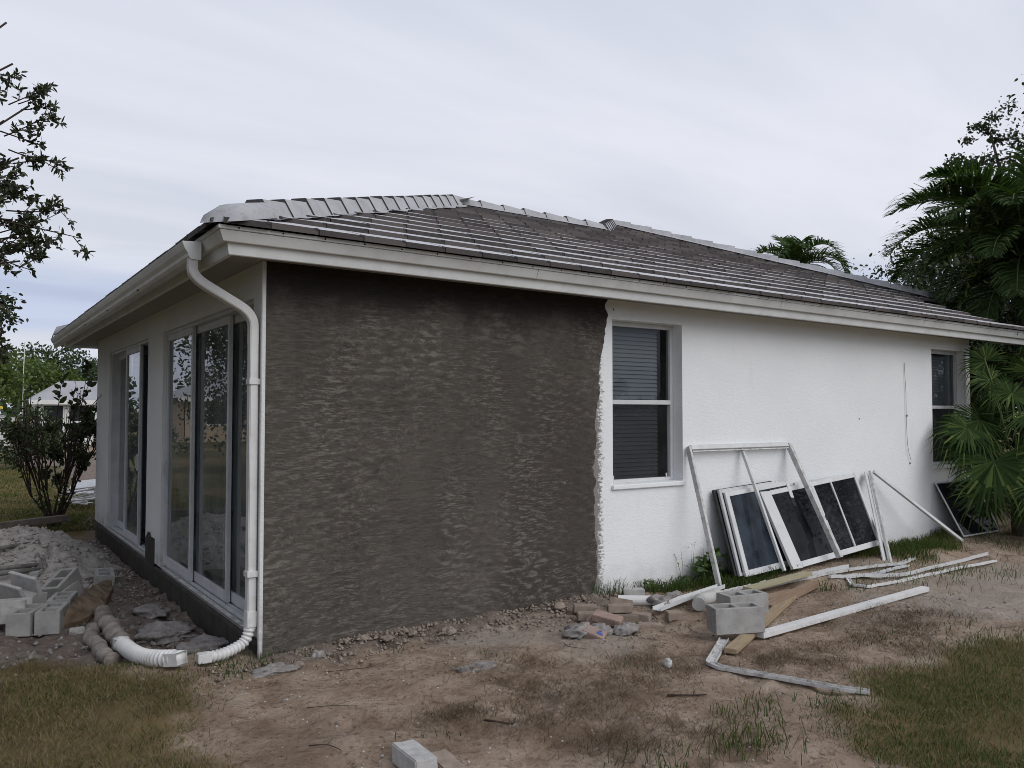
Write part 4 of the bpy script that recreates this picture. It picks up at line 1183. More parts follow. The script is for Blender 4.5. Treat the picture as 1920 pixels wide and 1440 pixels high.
# ------------------------------------------------------------------ removed windows and frames leaning on the white wall
def fr_bar(mb, a, b, w, d, N, mi=0):
    """rectangular bar from a to b, width w in the frame plane, depth d along N"""
    a = Vector(a); b = Vector(b); N = Vector(N)
    t = (b - a).normalized(); s_ = t.cross(N).normalized() * (w / 2); n = N * (d / 2)
    vs = [p + q for p in (a, b) for q in (-s_ - n, s_ - n, s_ + n, -s_ + n)]
    mb.add(vs, [(0, 3, 2, 1), (4, 5, 6, 7), (0, 1, 5, 4), (1, 2, 6, 5), (2, 3, 7, 6), (3, 0, 4, 7)], mi)
def sash(name, BL, BR, TR, TL, label, stiles=(.05, .05), rails=(.05, .05), depth=.03, glassm='glass_dusty', mat='alu', mull=(), inner=False, pane_=True):
    BL, BR, TR, TL = map(Vector, (BL, BR, TR, TL))
    N = (BR - BL).cross(TL - BL).normalized()
    if N.y > 0: N = -N
    e = empty(name, BL, label, 'window sash', 'removed window parts leaning on the white wall')
    u = (BR - BL).normalized(); v = (TL - BL).normalized()
    mb = MB()
    fr_bar(mb, BL + u * stiles[0] / 2, TL + u * stiles[0] / 2, stiles[0], depth, N)
    fr_bar(mb, BR - u * stiles[1] / 2, TR - u * stiles[1] / 2, stiles[1], depth, N)
    a = BL + u * stiles[0]; b = BR - u * stiles[1]
    fr_bar(mb, a + v * rails[0] / 2, b + v * rails[0] / 2, rails[0], depth * .94, N)
    a = TL + u * stiles[0]; b = TR - u * stiles[1]
    fr_bar(mb, a - v * rails[1] / 2, b - v * rails[1] / 2, rails[1], depth * .94, N)
    mb.build('frame', MT[mat], e, bevel=.002)
    for f_, w_, m_ in mull:
        mb = MB(); lo = BL.lerp(BR, f_); hi = TL.lerp(TR, f_)
        fr_bar(mb, lo + v * rails[0] + N * .014, hi - v * rails[1] + N * .014, w_, depth * .5, N); mb.build('mullion', MT[m_], e, bevel=.002)
    if pane_:
        mb = MB(); mb.quad(BL + u * .02 + v * .02, BR - u * .02 + v * .02, TR - u * .02 - v * .02, TL + u * .02 - v * .02)
        o = mb.build('pane', MT[glassm], e, recalc=False)
        mb = MB(); q = -N * .012
        mb.quad(BL + u * .03 + v * .03 + q, BR - u * .03 + v * .03 + q, TR - u * .03 - v * .03 + q, TL + u * .03 - v * .03 + q)
        mb.build('insect_screen', MT['screen'], e, recalc=False)
    return e
sash('window_sash', (4.64, -0.31, .08), (5.55, -0.33, .14), (5.55, -0.05, .97), (4.64, -0.04, .915), 'hindmost dark edged sash of the leaning stack', (.03, .04), (.03, .04), .03, 'glass_dark', 'dark_rubber')
sash('window_sash', (4.675, -0.345, .08), (5.60, -0.37, .14), (5.60, -0.09, .97), (4.675, -0.08, .92), 'middle sash of the stack, dark gasket edge with a white strip', (.035, .04), (.03, .04), .03, 'glass_dark', 'alu_grey')
sash('window_sash', (4.72, -0.385, .075), (5.75, -0.43, .15), (5.75, -0.12, .965), (4.72, -0.12, .89), 'white framed sash with blue-grey dusty glass at the left of the stack', (.055, .05), (.06, .045), .03, 'glass_dusty')
sash('window_sash', (5.93, -0.37, .18), (7.10, -0.33, .255), (7.10, -0.045, .985), (5.93, -0.06, .93), 'dark sash half hidden at the right of the stack', (.04, .035), (.03, .03), .028, 'glass_dark', 'alu_grey')
sash('window_sash', (5.24, -0.55, .115), (6.965, -0.455, .205), (6.965, -0.13, 1.0), (5.24, -0.145, .865), 'large tilted white sash with a wide left stile and two dark panes', (.17, .045), (.06, .05), .032, 'glass_dark', 'alu', ((.70, .028, 'alu_grey'), (.50, .045, 'alu')))
# tall open frame
big = empty('open_window_frame', (4.3, -0.41, .07), 'tall empty white window frame with one mullion leaning on the wall', 'window frame', 'removed window parts leaning on the white wall')
BL, BM_, BR, TR, TM, TL = map(Vector, ((4.30, -.42, .045), (5.10, -.56, .125), (5.88, -.66, .195), (5.878, -.035, 1.367), (5.103, -.035, 1.362), (4.298, -.035, 1.367)))
N = Vector((0.08, -.9, .4)).normalized()
for nm, a, b, w, d, mt in (('side_rail', BL, TL, .035, .05, 'scrap'), ('mullion', BM_, TM - Vector((0, 0, .03)), .035, .03, 'alu'), ('side_rail', BR, TR, .05, .055, 'scrap'), ('head_rail', TL + Vector((.02, 0, -.01)), TR + Vector((-.027, 0, -.01)), .05, .05, 'alu')):
    mb = MB(); fr_bar(mb, a, b, w, d, N); mb.build(nm, MT[mt], big, bevel=.002)
mb = MB(); fr_bar(mb, TL + Vector((.03, -.03, -.045)), TR + Vector((-.03, -.03, -.045)), .012, .012, N); mb.build('glazing_bead', MT['scrap'], big)
# bent corner of a frame: one leg stands, the other slopes to the ground
bent = empty('bent_frame_corner', (6.7, -.7, .06), 'white frame corner with one upright leg and one sloping leg', 'frame piece', 'removed window parts leaning on the white wall')
mb = MB(); N = Vector((.15, -.9, .4)).normalized()
a, b = Vector((6.72, -.72, .05)), Vector((7.41, -.06, 1.0))
fr_bar(mb, a, b, .045, .03, N); mb.build('upright_leg', MT['scrap'], bent, bevel=.002)
mb = MB(); fr_bar(mb, a + Vector((-.06, .03, 0.0)), b + Vector((-.055, .02, -.02)), .07, .012, N); mb.build('flange', MT['alu'], bent, bevel=.001)
mb = MB(); fr_bar(mb, b + Vector((.035, -.02, .0)), Vector((8.80, -.44, .085)), .045, .03, Vector((-.1, -.9, .42)).normalized()); mb.build('sloping_leg', MT['alu'], bent, bevel=.002)
sash('insect_screen_panel', (8.99, -0.36, .11), (9.95, -0.36, .11), (9.93, -0.03, .80), (8.92, -0.03, .795), 'dark screen panel with a thin grey frame leaning below the far window', (.02, .02), (.02, .02), .014, 'glass_dark', 'alu_grey')['category'] = 'screen panel'

# ------------------------------------------------------------------ scrap metal strips and lumber on the ground
def gp(pts, h=0.0): return [(x, y, gz1(x, y) + h) for x, y in pts]
def channel(name, pts, w, hgt, mat, label, t=0.004, up_side=1, inv=False):
    """U or L shaped metal strip following pts"""
    P = smooth_path(pts, 5, .06); V = []; Fq = []
    for i, p in enumerate(P):
        tdir = (P[min(i + 1, len(P) - 1)] - P[max(i - 1, 0)]); tdir.z = 0; tdir.normalize()
        s_ = Vector((-tdir.y, tdir.x, 0))
        wob = 0.0018 * math.sin(i * 1.1)
        h = hgt
        prof = [(-w / 2, h + wob), (-w / 2, 0), (w / 2, 0), (w / 2, h * .8 - wob), (w / 2 - t, h * .8 - wob), (w / 2 - t, t), (-w / 2 + t, t), (-w / 2 + t, h + wob)]
        if inv: prof = [(a, h - b) for a, b in prof]
        V += [p + s_ * a + Vector((0, 0, b)) for a, b in prof]
    n = 8
    for i in range(len(P) - 1):
        for j in range(n): Fq.append((i * n + j, i * n + (j + 1) % n, (i + 1) * n + (j + 1) % n, (i + 1) * n + j))
    Fq += [tuple(range(n)), tuple((len(P) - 1) * n + j for j in range(n))]
    mb = MB(); mb.add(V, Fq)
    return tag(mb.build(name, MT[mat], None), label, 'metal strip', 'metal strips scattered on the dirt')
def dense(pts, n=6, wob=0.0, seed=0):
    out = []; rr = random.Random(seed)
    for i in range(len(pts) - 1):
        a, b = Vector(pts[i]), Vector(pts[i + 1])
        for k in range(n): out.append(a.lerp(b, k / n) + Vector((0, 0, rr.uniform(-wob, wob))))
    out.append(Vector(pts[-1])); return out
# straight white rail in the middle
mb = MB(); fr_bar(mb, (3.262, -1.735, gz1(3.26, -1.73) + .032), (5.93, -1.545, gz1(5.9, -1.54) + .032), .075, .042, Vector((0, 0, 1)))
tag(mb.build('metal_rail', MT['white_pvc'], None, bevel=.003), 'long straight white rail lying alone on the dirt', 'metal strip', 'metal strips scattered on the dirt')
channel('metal_strip', dense(gp([(3.01, -1.61), (2.66, -1.84), (2.44, -1.985)], .008) + gp([(2.425, -2.09), (2.51, -2.33), (2.60, -2.57), (2.66, -2.78), (2.765, -2.95)], .006), 4, .001), .066, .022, 'scrap', 'sharply bent scraped strip in front of the concrete blocks')
channel('metal_strip', dense(gp([(5.74, -0.83), (5.57, -1.00), (5.60, -1.14), (5.88, -1.175), (6.90, -1.15), (8.10, -1.165)], .012), 4, .004, 1), .042, .020, 'white_pvc', 'nearest of the crumpled strips, its end folded back into a hook')
channel('metal_strip', dense(gp([(5.50, -0.80), (5.86, -0.84), (6.15, -0.95), (6.45, -1.05), (7.12, -0.98), (7.69, -0.96), (8.40, -0.93)], .014), 4, .006, 2), .030, .036, 'alu', 'wavy crumpled strip behind the hooked one')
channel('metal_strip', dense(gp([(4.42, -0.67), (5.02, -0.69), (5.63, -0.74), (6.36, -0.755), (6.80, -0.79), (7.12, -0.75)], .012), 4, .003, 3), .05, .026, 'scrap', 'grey ridged strip running below the leaning frames')
channel('metal_strip', dense(gp([(5.70, -0.84), (6.22, -0.86), (6.85, -0.84)], .016), 4, .004, 4), .05, .02, 'alu_grey', 'short grey strip lying beside the ridged one')
channel('metal_strip', dense(gp([(4.13, -0.58), (4.52, -0.57), (4.89, -0.53)], .016), 4, .012, 5), .06, .02, 'scrap', 'short torn strip curling at the grass edge behind the blocks')
channel('metal_strip', dense(gp([(4.84, -0.60), (5.94, -0.70)], .012), 4, .003, 6), .05, .04, 'alu', 'white strip tucked under the bottom rail of the leaning sashes')
channel('metal_strip', [(3.10, -0.80, .045), (3.5, -0.70, .06), (4.15, -0.575, .075)], .085, .035, 'alu', 'white track strip propped over a paver')
channel('metal_strip', dense(gp([(3.55, -0.40), (3.9, -0.62), (4.2, -0.72)], .010), 4, .002, 7), .05, .025, 'alu', 'white strip end showing behind the mortar chunk')
bar('pipe', [(3.06, -0.36, .055), (3.36, -0.60, .055)], .045, 'white_pvc', 'short white pipe lying behind the pavers', 'pipe')
bar('pipe', [(3.50, -0.90, .065), (3.62, -0.80, .062), (3.95, -0.70, .055)], .058, 'cmu_light', 'stubby pale pipe with a round end behind the blocks', 'pipe')
def board(a, b, w, h, mat, label):
    mb = MB(); fr_bar(mb, a, b, w, h, Vector((0, 0, 1)))
    o = mb.build('board', MT[mat], None, bevel=.003)
    # grain runs along the board: rotate the object frame onto it
    d = Vector(b) - Vector(a); ang = math.atan2(d.y, d.x)
    Mz = Matrix.Translation(Vector(a)) @ Matrix.Rotation(ang, 4, 'Z')
    o.data.transform(Mz.inverted()); o.matrix_world = Mz
    return tag(o, label, 'board', 'boards of lumber by the blocks')
board((2.745, -1.895, .022), (4.76, -0.955, .03), .089, .036, 'pine', 'long pine board running under the two concrete blocks')
board((4.02, -1.20, .028), (5.17, -0.865, .045), .10, .05, 'pine_red', 'reddish board angled behind the pine board')
board((4.26, -0.79, .085), (5.24, -0.735, .115), .10, .03, 'pine_yellow', 'yellowish board lying on the strips near the wall')
board((3.90, -1.06, .055), (4.62, -1.02, .060), .09, .036, 'pine_red', 'short reddish board showing behind the farther block')

# ------------------------------------------------------------------ vegetation helpers
def leaf_geo(C, D, Nn, L, W):
    """one oval six-sided leaf per row: bases C, directions D, normals Nn, lengths L, widths W"""
    C = np.asarray(C, float); D = np.asarray(D, float); Nn = np.asarray(Nn, float)
    D /= np.linalg.norm(D, axis=1, keepdims=True) + 1e-9
    Sd = np.cross(D, Nn); Sd /= np.linalg.norm(Sd, axis=1, keepdims=True) + 1e-9
    Nn = np.cross(Sd, D)
    L = np.asarray(L)[:, None]; W = np.asarray(W)[:, None]
    u = Nn * L * .06
    V = np.stack([C, C + D * L * .28 + Sd * W * .48 + u, C + D * L * .68 + Sd * W * .42 + u * .6, C + D * L - u, C + D * L * .68 - Sd * W * .42 + u * .6, C + D * L * .28 - Sd * W * .48 + u], 1)
    n = len(C)
    return V.reshape(-1, 3), np.arange(n * 6).reshape(n, 6)
def rdir(n, r):
    v = r.normal(size=(n, 3)); return v / np.linalg.norm(v, axis=1, keepdims=True)
def cloud(r, centre, rad, n, shell=0.35):
    """points spread through an ellipsoid with gaps: clumped on random sub-centres"""
    k = max(3, n // 60)
    sub = rdir(k, r) * (r.random((k, 1)) ** 0.45) * np.array(rad)
    idx = r.integers(0, k, n)
    p = sub[idx] + r.normal(size=(n, 3)) * np.array(rad) * 0.16
    return p + np.array(centre)
def join(parts):
    V = []; F_ = []; o = 0
    for v, f in parts:
        V.append(v); F_.append(f + o); o += len(v)
    return np.concatenate(V), np.concatenate(F_)

def limbs(mb, base, tips, r0, seed, lift=0.4, fork=0.45):
    """trunk with limbs curving out to the tips"""
    rr = random.Random(seed); base = Vector(base)
    c = sum((Vector(t) for t in tips), Vector()) / len(tips)
    top = base.lerp(Vector((c.x, c.y, c.z)), fork); top.x = base.x + (c.x - base.x) * .25; top.y = base.y + (c.y - base.y) * .25
    n = 7; P = [base.lerp(top, i / n) + Vector((rr.uniform(-.05, .05), rr.uniform(-.05, .05), 0)) * (i > 0) * r0 * 4 for i in range(n + 1)]
    mb.tube(P, [r0 * (1.35 if i == 0 else 1 - .38 * i / n) for i in range(n + 1)], 9)
    for t in tips:
        t = Vector(t); s_ = P[rr.randint(3, n)]
        m_ = s_.lerp(t, .5) + Vector((rr.uniform(-.2, .2), rr.uniform(-.2, .2), rr.uniform(0, .35))) * (t - s_).length * .35
        pts = [(s_ * (1 - q) + m_ * q) * (1 - q) + (m_ * (1 - q) + t * q) * q for q in [i / 7 for i in range(8)]]
        mb.tube(pts, [r0 * .48 * (1 - q / 8.3) + .006 for q in range(8)], 6)
        for k in range(3):
            q = pts[rr.randint(3, 6)]; e = q + Vector((rr.uniform(-1, 1), rr.uniform(-1, 1), rr.uniform(-.2, .9))) * (t - s_).length * .3
            mb.tube([q, q.lerp(e, .5) + Vector((0, 0, .05)), e], [r0 * .16, r0 * .10, .006], 5)

def tree(name, base, blobs, leafL, dens, mat, label, r0=.2, seed=1, bark='bark', cat='tree', group=None):
    """blobs: list of (centre, radii); leaves of size leafL"""
    r = np.random.default_rng(seed)
    e = empty(name, base, label, cat, group)
    mb = MB(); limbs(mb, base, [b[0] for b in blobs], r0, seed); mb.build('trunk', MT[bark], e, smooth=True)
    C = np.concatenate([cloud(r, c, rad, int(dens * (rad[0] * rad[1] * rad[2]) ** (2 / 3))) for c, rad in blobs])
    n = len(C); D = rdir(n, r); D[:, 2] -= .25; Nn = rdir(n, r); Nn[:, 2] += .8
    L_ = leafL * r.uniform(.6, 1.3, n)
    V, F_ = leaf_geo(C, D, Nn, L_, L_ * .55)
    npmesh('crown', V, F_, MT[mat], r.random(n), e)
    return e

def branch_leaves(r, pts, n, L, W, start=.25, spread=.03):
    """leaves set along a twig polyline, pointing forward"""
    pts = np.array([tuple(p) for p in pts]); seg = np.linalg.norm(np.diff(pts, axis=0), axis=1); cum = np.r_[0, np.cumsum(seg)]
    t = start + (1 - start) * r.random(n) ** .8; s_ = t * cum[-1]
    i = np.clip(np.searchsorted(cum, s_) - 1, 0, len(seg) - 1); f = ((s_ - cum[i]) / seg[i])[:, None]
    C = pts[i] * (1 - f) + pts[i + 1] * f; T = (pts[i + 1] - pts[i]) / seg[i][:, None]
    D = T * .55 + rdir(n, r) * 1.0; Nn = rdir(n, r); Nn[:, 2] += .6
    C = C + rdir(n, r) * spread * r.random((n, 1))
    return leaf_geo(C, D, Nn, L * r.uniform(.55, 1.3, n), W * r.uniform(.6, 1.2, n))

# --- near tree on the left: branches reach into the picture
def near_tree():
    r = np.random.default_rng(11); rr = random.Random(11)
    base = (-3.3, 0.2, 0)
    e = empty('leafy_tree', base, 'dark leafy tree whose thin branches reach in at the left edge', 'tree')
    mb = MB(); L = []
    hub = Vector((-2.75, -.35, 2.45))
    mb.tube([base, (-3.25, .12, .8), (-3.12, .0, 1.6), tuple(hub), (-2.55, -.45, 3.1), (-2.4, -.5, 3.7)], [.13, .10, .085, .06, .045, .02], 9)
    rtv = Vector((.825, -.565, 0)); upv = Vector((0, 0, 1)); P0 = Vector((-1.62, -.78, 2.0))      # a point by the edge of the crown
    def at(a, b, c=0.0): return P0 + rtv * a + upv * b + Vector((.565, .825, 0)) * c
    def spray(p, d, l, r0, n, depth=0):
        """a twig with its leaves, and side twigs"""
        d = d.normalized(); bend = Vector((rr.uniform(-.25, .25), rr.uniform(-.25, .25), rr.uniform(-.1, .35)))
        pts = [p + d * (l * q) + bend * (l * q * q * .5) for q in [k / 7 for k in range(8)]]
        mb.tube(pts, [r0 * (1 - k / 9) + .0012 for k in range(8)], 4)
        L.append(branch_leaves(r, pts, n, .036, .017, .15 if depth else .3, .018))
        tip = pts[-1]; L.append(branch_leaves(r, [pts[-2], tip], max(4, n // 5), .038, .016, .2, .012))
        if depth < 2 and l > .09:
            for k in range(3 if depth == 0 else 2):
                q = pts[rr.randint(2, 6)]
                side = (d * rr.uniform(.3, 1) + Vector((rr.uniform(-.6, .6), rr.uniform(-.6, .6), rr.uniform(-.8, .8)))).normalized()
                spray(q, side, l * rr.uniform(.28, .5), r0 * .5, int(n * .5), depth + 1)
    # boughs from the trunk to just outside the picture, each breaking into sprays
    for bz, reach, k in ((.04, .09, 6), (.14, .12, 6), (.22, .12, 6), (.35, .14, 6), (.55, .16, 7), (.76, .17, 7), (.68, .18, 7), (.88, .16, 6), (1.36, .16, 6), (.30, .16, 5), (.48, .20, 6), (.62, .26, 6), (.80, .20, 6), (.98, .24, 6), (1.12, .24, 6), (1.28, .26, 6), (1.45, .20, 5), (1.62, .15, 3), (1.82, .06, 2), (.40, .10, 4), (.72, .14, 5), (1.05, .12, 5)):
        end = at(-.05, bz, rr.uniform(-.2, .3))
        mid = hub.lerp(end, .55) + Vector((rr.uniform(-.12, .12), rr.uniform(-.15, .15), rr.uniform(-.12, .22)))
        s_ = Vector((-2.75, -.35, 2.45)).lerp(Vector((-2.4, -.5, 3.7)), min(1, max(0, (bz - .3) / 1.3)))
        mb.tube(smooth_path([s_, mid, end], 5, .2), [.012 - .006 * q / 8 for q in range(8)] if False else .0055, 5)
        for j in range(2):
            spray(s_.lerp(end, rr.uniform(.1, .55)) + Vector((0, 0, rr.uniform(-.05, .08))), Vector((rr.uniform(-.6, 1), rr.uniform(-1, .6), rr.uniform(-.6, .9))), rr.uniform(.18, .34), .003, 24)
        for j in range(max(1, (k + 1) // 3)):
            spray(end - rtv * rr.uniform(0, .22) + Vector((0, 0, rr.uniform(-.06, .06))), rtv * rr.uniform(.5, 1) + upv * rr.uniform(-.5, .7) + Vector((.565, .825, 0)) * rr.uniform(-.5, .5), reach * rr.uniform(.6, 1.25), .003, 16)
    # the two long sprays that reach farthest into the sky
    spray(at(.0, .72), rtv + upv * -.20, .48, .0032, 16); spray(at(.0, .78), rtv + upv * -.08, .36, .003, 14)
    spray(at(-.02, 1.18), rtv + upv * .38, .28, .003, 18); spray(at(.0, 1.35), rtv * .8 + upv * .35, .20, .003, 16)
    # the mass of the crown, outside the frame but over the side yard
    for c, rad, n in (((-2.75, -.3, 3.3), (.5, .6, .7), 2200), ((-3.2, .3, 3.9), (1.0, 1.0, .9), 3600), ((-3.6, .6, 3.0), (.8, 1.0, .8), 2200)):
        C = cloud(r, c, rad, n); D = rdir(n, r); Nn = rdir(n, r); Nn[:, 2] += .6
        L.append(leaf_geo(C, D, Nn, .048 * r.uniform(.6, 1.3, n), .020 * r.uniform(.7, 1.2, n)))
        for q in range(16):
            t = C[r.integers(0, n)]; mb.tube([tuple(hub), tuple((Vector(t) + hub) * .5 + Vector((0, 0, .1))), tuple(t)], [.012, .007, .002], 4)
    mb.build('trunk', MT['bark_dark'], e, smooth=True)
    V, F_ = join(L); npmesh('crown', V, F_, MT['leaf_branch'], r.random(len(F_)), e)
near_tree()
# second tree farther along the side yard (small leaves at the left edge, and the reflections)
tree('oak_tree', (-4.2, 9.5, 0), [((-1.50, 5.6, 2.92), (.38, .6, .34)), ((-1.66, 5.8, 3.30), (.40, .6, .30)), ((-1.42, 5.3, 2.62), (.22, .4, .16)), ((-2.9, 6.5, 3.9), (1.1, 1.2, .9)), ((-4.2, 9.5, 5.2), (2.4, 2.3, 1.5)), ((-3.6, 8.2, 4.2), (1.4, 1.6, 1.1)), ((-5.6, 10.5, 4.3), (1.6, 1.8, 1.2)), ((-1.72, 4.9, 2.50), (.30, .4, .25))],
     .065, 2300, 'leaf_branch', 'small leaved tree farther along the left edge of the yard', .17, 21)
tree('oak_tree', (-6.5, 21, 0), [((-6, 20, 5.4), (2.8, 2.6, 1.8)), ((-4.9, 19, 4.0), (1.6, 1.8, 1.3)), ((-8, 22, 4.7), (2.2, 2.2, 1.6)), ((-6.4, 20.5, 7.0), (1.6, 1.6, 1.1))],
     .13, 900, 'leaf_oak', 'broad oak mirrored in the sliding door panes', .26, 22)

for i, (x, y, h) in enumerate(((-6.0, -1.8, 7.5), (-6.4, 3.2, 8.0), (-7.2, 8.2, 8.5), (-8.0, 14.5, 7.5), (-6.0, 18.5, 5.0))):
    tree('oak_tree', (x, y, 0), [((x, y, h * .62), (2.3, 2.3, 1.8)), ((x + .6, y + 1.4, h * .82), (1.8, 1.8, 1.3)), ((x - 1, y - 1.2, h * .72), (1.8, 1.9, 1.4)), ((x + 1.3, y - .6, h * .40), (1.4, 1.6, 1.2)), ((x - .2, y + 1.8, h * .42), (1.6, 1.5, 1.2))],
         .12, 900, 'leaf_oak', 'oak of the side yard row, seen as a reflection in the door panes', .22, 23 + i, group='oaks along the side yard')
# --- feather palms
def frond(r, base, az, elev, L, droop, nl, ll, wl, twist=0.0):
    """returns rachis points, leaflet geometry"""
    ts = np.linspace(0, 1, 16)
    h = np.array([math.cos(az), math.sin(az)])
    e = elev; s_ = ts * L
    ang = e - droop * ts ** 1.4
    dz = np.cumsum(np.sin(ang)) * L / 15; dh = np.cumsum(np.cos(ang)) * L / 15
    P = np.stack([base[0] + h[0] * dh, base[1] + h[1] * dh, base[2] + dz], 1)
    P = np.concatenate([[base], P])
    side = np.array([-h[1], h[0], 0.0])
    t = np.linspace(.14, 1, nl); idx = t * (len(P) - 1); i = np.clip(idx.astype(int), 0, len(P) - 2); f = (idx - i)[:, None]
    C = P[i] * (1 - f) + P[i + 1] * f; T = P[i + 1] - P[i]; T /= np.linalg.norm(T, axis=1, keepdims=True)
    up = np.cross(side[None], T); up = np.where(up[:, 2:3] < 0, -up, up)
    prof = np.sin(np.pi * np.clip(.12 + .86 * t, 0, 1)) ** .6
    parts = []
    for sgn in (-1, 1):
        for lay in (0,):
            n = nl; j = r.normal(size=(n, 3)) * .10
            fwd = (.45 + .6 * t)[:, None]
            D0 = side[None] * sgn * 1.0 + T * fwd + up * (.38 + .25 * r.random((n, 1))) + j
            D0 /= np.linalg.norm(D0, axis=1, keepdims=True)
            l = (ll * prof * r.uniform(.8, 1.1, n))[:, None]
            D1 = D0 - np.array([0, 0, 1])[None] * (.10 + .22 * r.random((n, 1))); D1 /= np.linalg.norm(D1, axis=1, keepdims=True)
            D2 = D1 - np.array([0, 0, 1])[None] * (.28 + .35 * r.random((n, 1))); D2 /= np.linalg.norm(D2, axis=1, keepdims=True)
            p0 = C; p1 = p0 + D0 * l * .4; p2 = p1 + D1 * l * .35; p3 = p2 + D2 * l * .3
            wv = np.cross(D0, up + j); wv /= np.linalg.norm(wv, axis=1, keepdims=True)
            w = wl * r.uniform(.8, 1.2, (n, 1))
            V = np.stack([p0 - wv * w * .25, p0 + wv * w * .25, p1 + wv * w * .5, p1 - wv * w * .5, p2 + wv * w * .38, p2 - wv * w * .38, p3 + wv * w * .06, p3 - wv * w * .06], 1).reshape(-1, 3)
            b = np.arange(n)[:, None] * 8
            F_ = np.concatenate([b + np.array([[0, 1, 2, 3]]), b + np.array([[3, 2, 4, 5]]), b + np.array([[5, 4, 6, 7]])])
            parts.append((V, F_))
    return P, parts
def feather_palm(name, base, top, fronds, label, L=2.4, ll=.55, wl=.035, nl=46, r0=.09, seed=1, mat='leaf_palm', group=None):
    r = np.random.default_rng(seed)
    e = empty(name, base, label, 'palm', group)
    mb = MB(); b = Vector(base); t = Vector(top)
    pts = [b.lerp(t, i / 12) for i in range(13)]
    mb.tube(pts, [r0 * (1.25 - .35 * i / 12) * (1 + .05 * (i % 2)) for i in range(13)], 10)
    mb.tube([t, t + Vector((0, 0, .45))], [r0 * .75, r0 * .4], 10, mi=1)
    mb.build('trunk', [MT['palm_bark'], MT['rachis']], e, smooth=True)
    parts = []; rb = MB()
    for az, el, dr, sc in fronds:
        P, pp = frond(r, np.array([t.x, t.y, t.z + .35]), math.radians(az), math.radians(el), L * sc, dr, nl, ll * (0.75 + .25 * sc), wl)
        parts += pp
        rb.tube([tuple(p) for p in P], [.022 * (1 - i / (len(P) + 1)) + .004 for i in range(len(P))], 5)
    rb.build('frond_stalks', MT['rachis'], e, smooth=True)
    V, F_ = join(parts); rnd = np.clip(r.normal(.42, .22, len(F_)), 0, 1)
    npmesh('crown', V, F_, MT[mat], rnd, e)
    return e
feather_palm('feather_palm', (12.75, 0.50, 0), (12.75, 0.50, 3.85), [(146, 62, 1.75, 1.15), (150, 40, 1.55, 1.1), (142, 80, 1.5, 1.0), (160, 74, 1.7, 1.0), (120, 70, 1.6, 1.0), (175, 55, 1.7, 1.0), (200, 62, 1.8, .95), (85, 72, 1.5, .95), (60, 55, 1.8, 1.1), (20, 60, 1.7, 1.1), (-20, 50, 1.8, 1.15), (-40, 72, 1.5, 1.1), (-70, 55, 1.8, 1.1), (-110, 60, 1.8, 1.0), (250, 66, 1.7, .95), (146, 22, 1.3, .85), (100, 40, 1.7, 1.0), (-35, 30, 1.6, 1.1), (-36, 86, 1.2, 1.05), (240, 84, 1.1, 1.05), (190, 35, 1.6, .8), (-60, 15, 1.4, 1.0), (225, 30, 1.6, .85), (150, 0, 1.3, .8), (200, 5, 1.3, .7), (240, 0, 1.4, .7), (-70, -5, 1.2, .8), (215, -25, 1.0, .6), (175, -20, 1.0, .65), (260, -30, 1.0, .6), (130, -15, 1.2, .7)],
             'big dark feather palm with arching fronds right of the roof', 2.2, .68, .036, 100, .10, 31)
feather_palm('feather_palm', (14.6, -0.9, 0), (14.6, -0.9, 3.5), [(a, e_, d_, s_) for a, e_, d_, s_ in ((160, 60, 1.7, 1.1), (130, 45, 1.8, 1.0), (200, 52, 1.8, 1.1), (100, 65, 1.7, 1.0), (60, 50, 1.8, 1.0), (20, 50, 1.8, 1.0), (-30, 60, 1.7, 1.0), (-80, 55, 1.8, 1.0), (240, 55, 1.8, 1.0), (175, 30, 1.6, 1.1), (80, 80, 1.2, .9), (145, 82, 1.2, 1.0), (146, 15, 1.2, 1.0), (190, 12, 1.2, 1.0), (170, -15, 1.1, .9), (215, -10, 1.1, .9), (140, -25, 1.0, .8), (240, -20, 1.0, .9))],
             'second feather palm behind the big one at the right edge', 2.5, .70, .040, 90, .10, 32)
feather_palm('feather_palm', (17.1, 8.2, 0), (17.1, 8.2, 5.25), [(a, e_, d_, s_) for a, e_, d_, s_ in ((150, 55, 2.3, 1.0), (120, 40, 2.4, 1.0), (-60, 40, 2.5, 1.1), (-35, 52, 2.4, 1.05), (-90, 60, 2.2, 1.0), (100, 70, 1.8, .8), (40, 55, 2.2, 1.0), (10, 45, 2.3, 1.0), (200, 50, 2.3, 1.0), (-130, 65, 2.0, .9), (-80, 30, 2.4, 1.0), (70, 80, 1.2, .8))],
             'palm whose crown alone shows above the roof ridge', 1.7, .50, .040, 48, .10, 33)

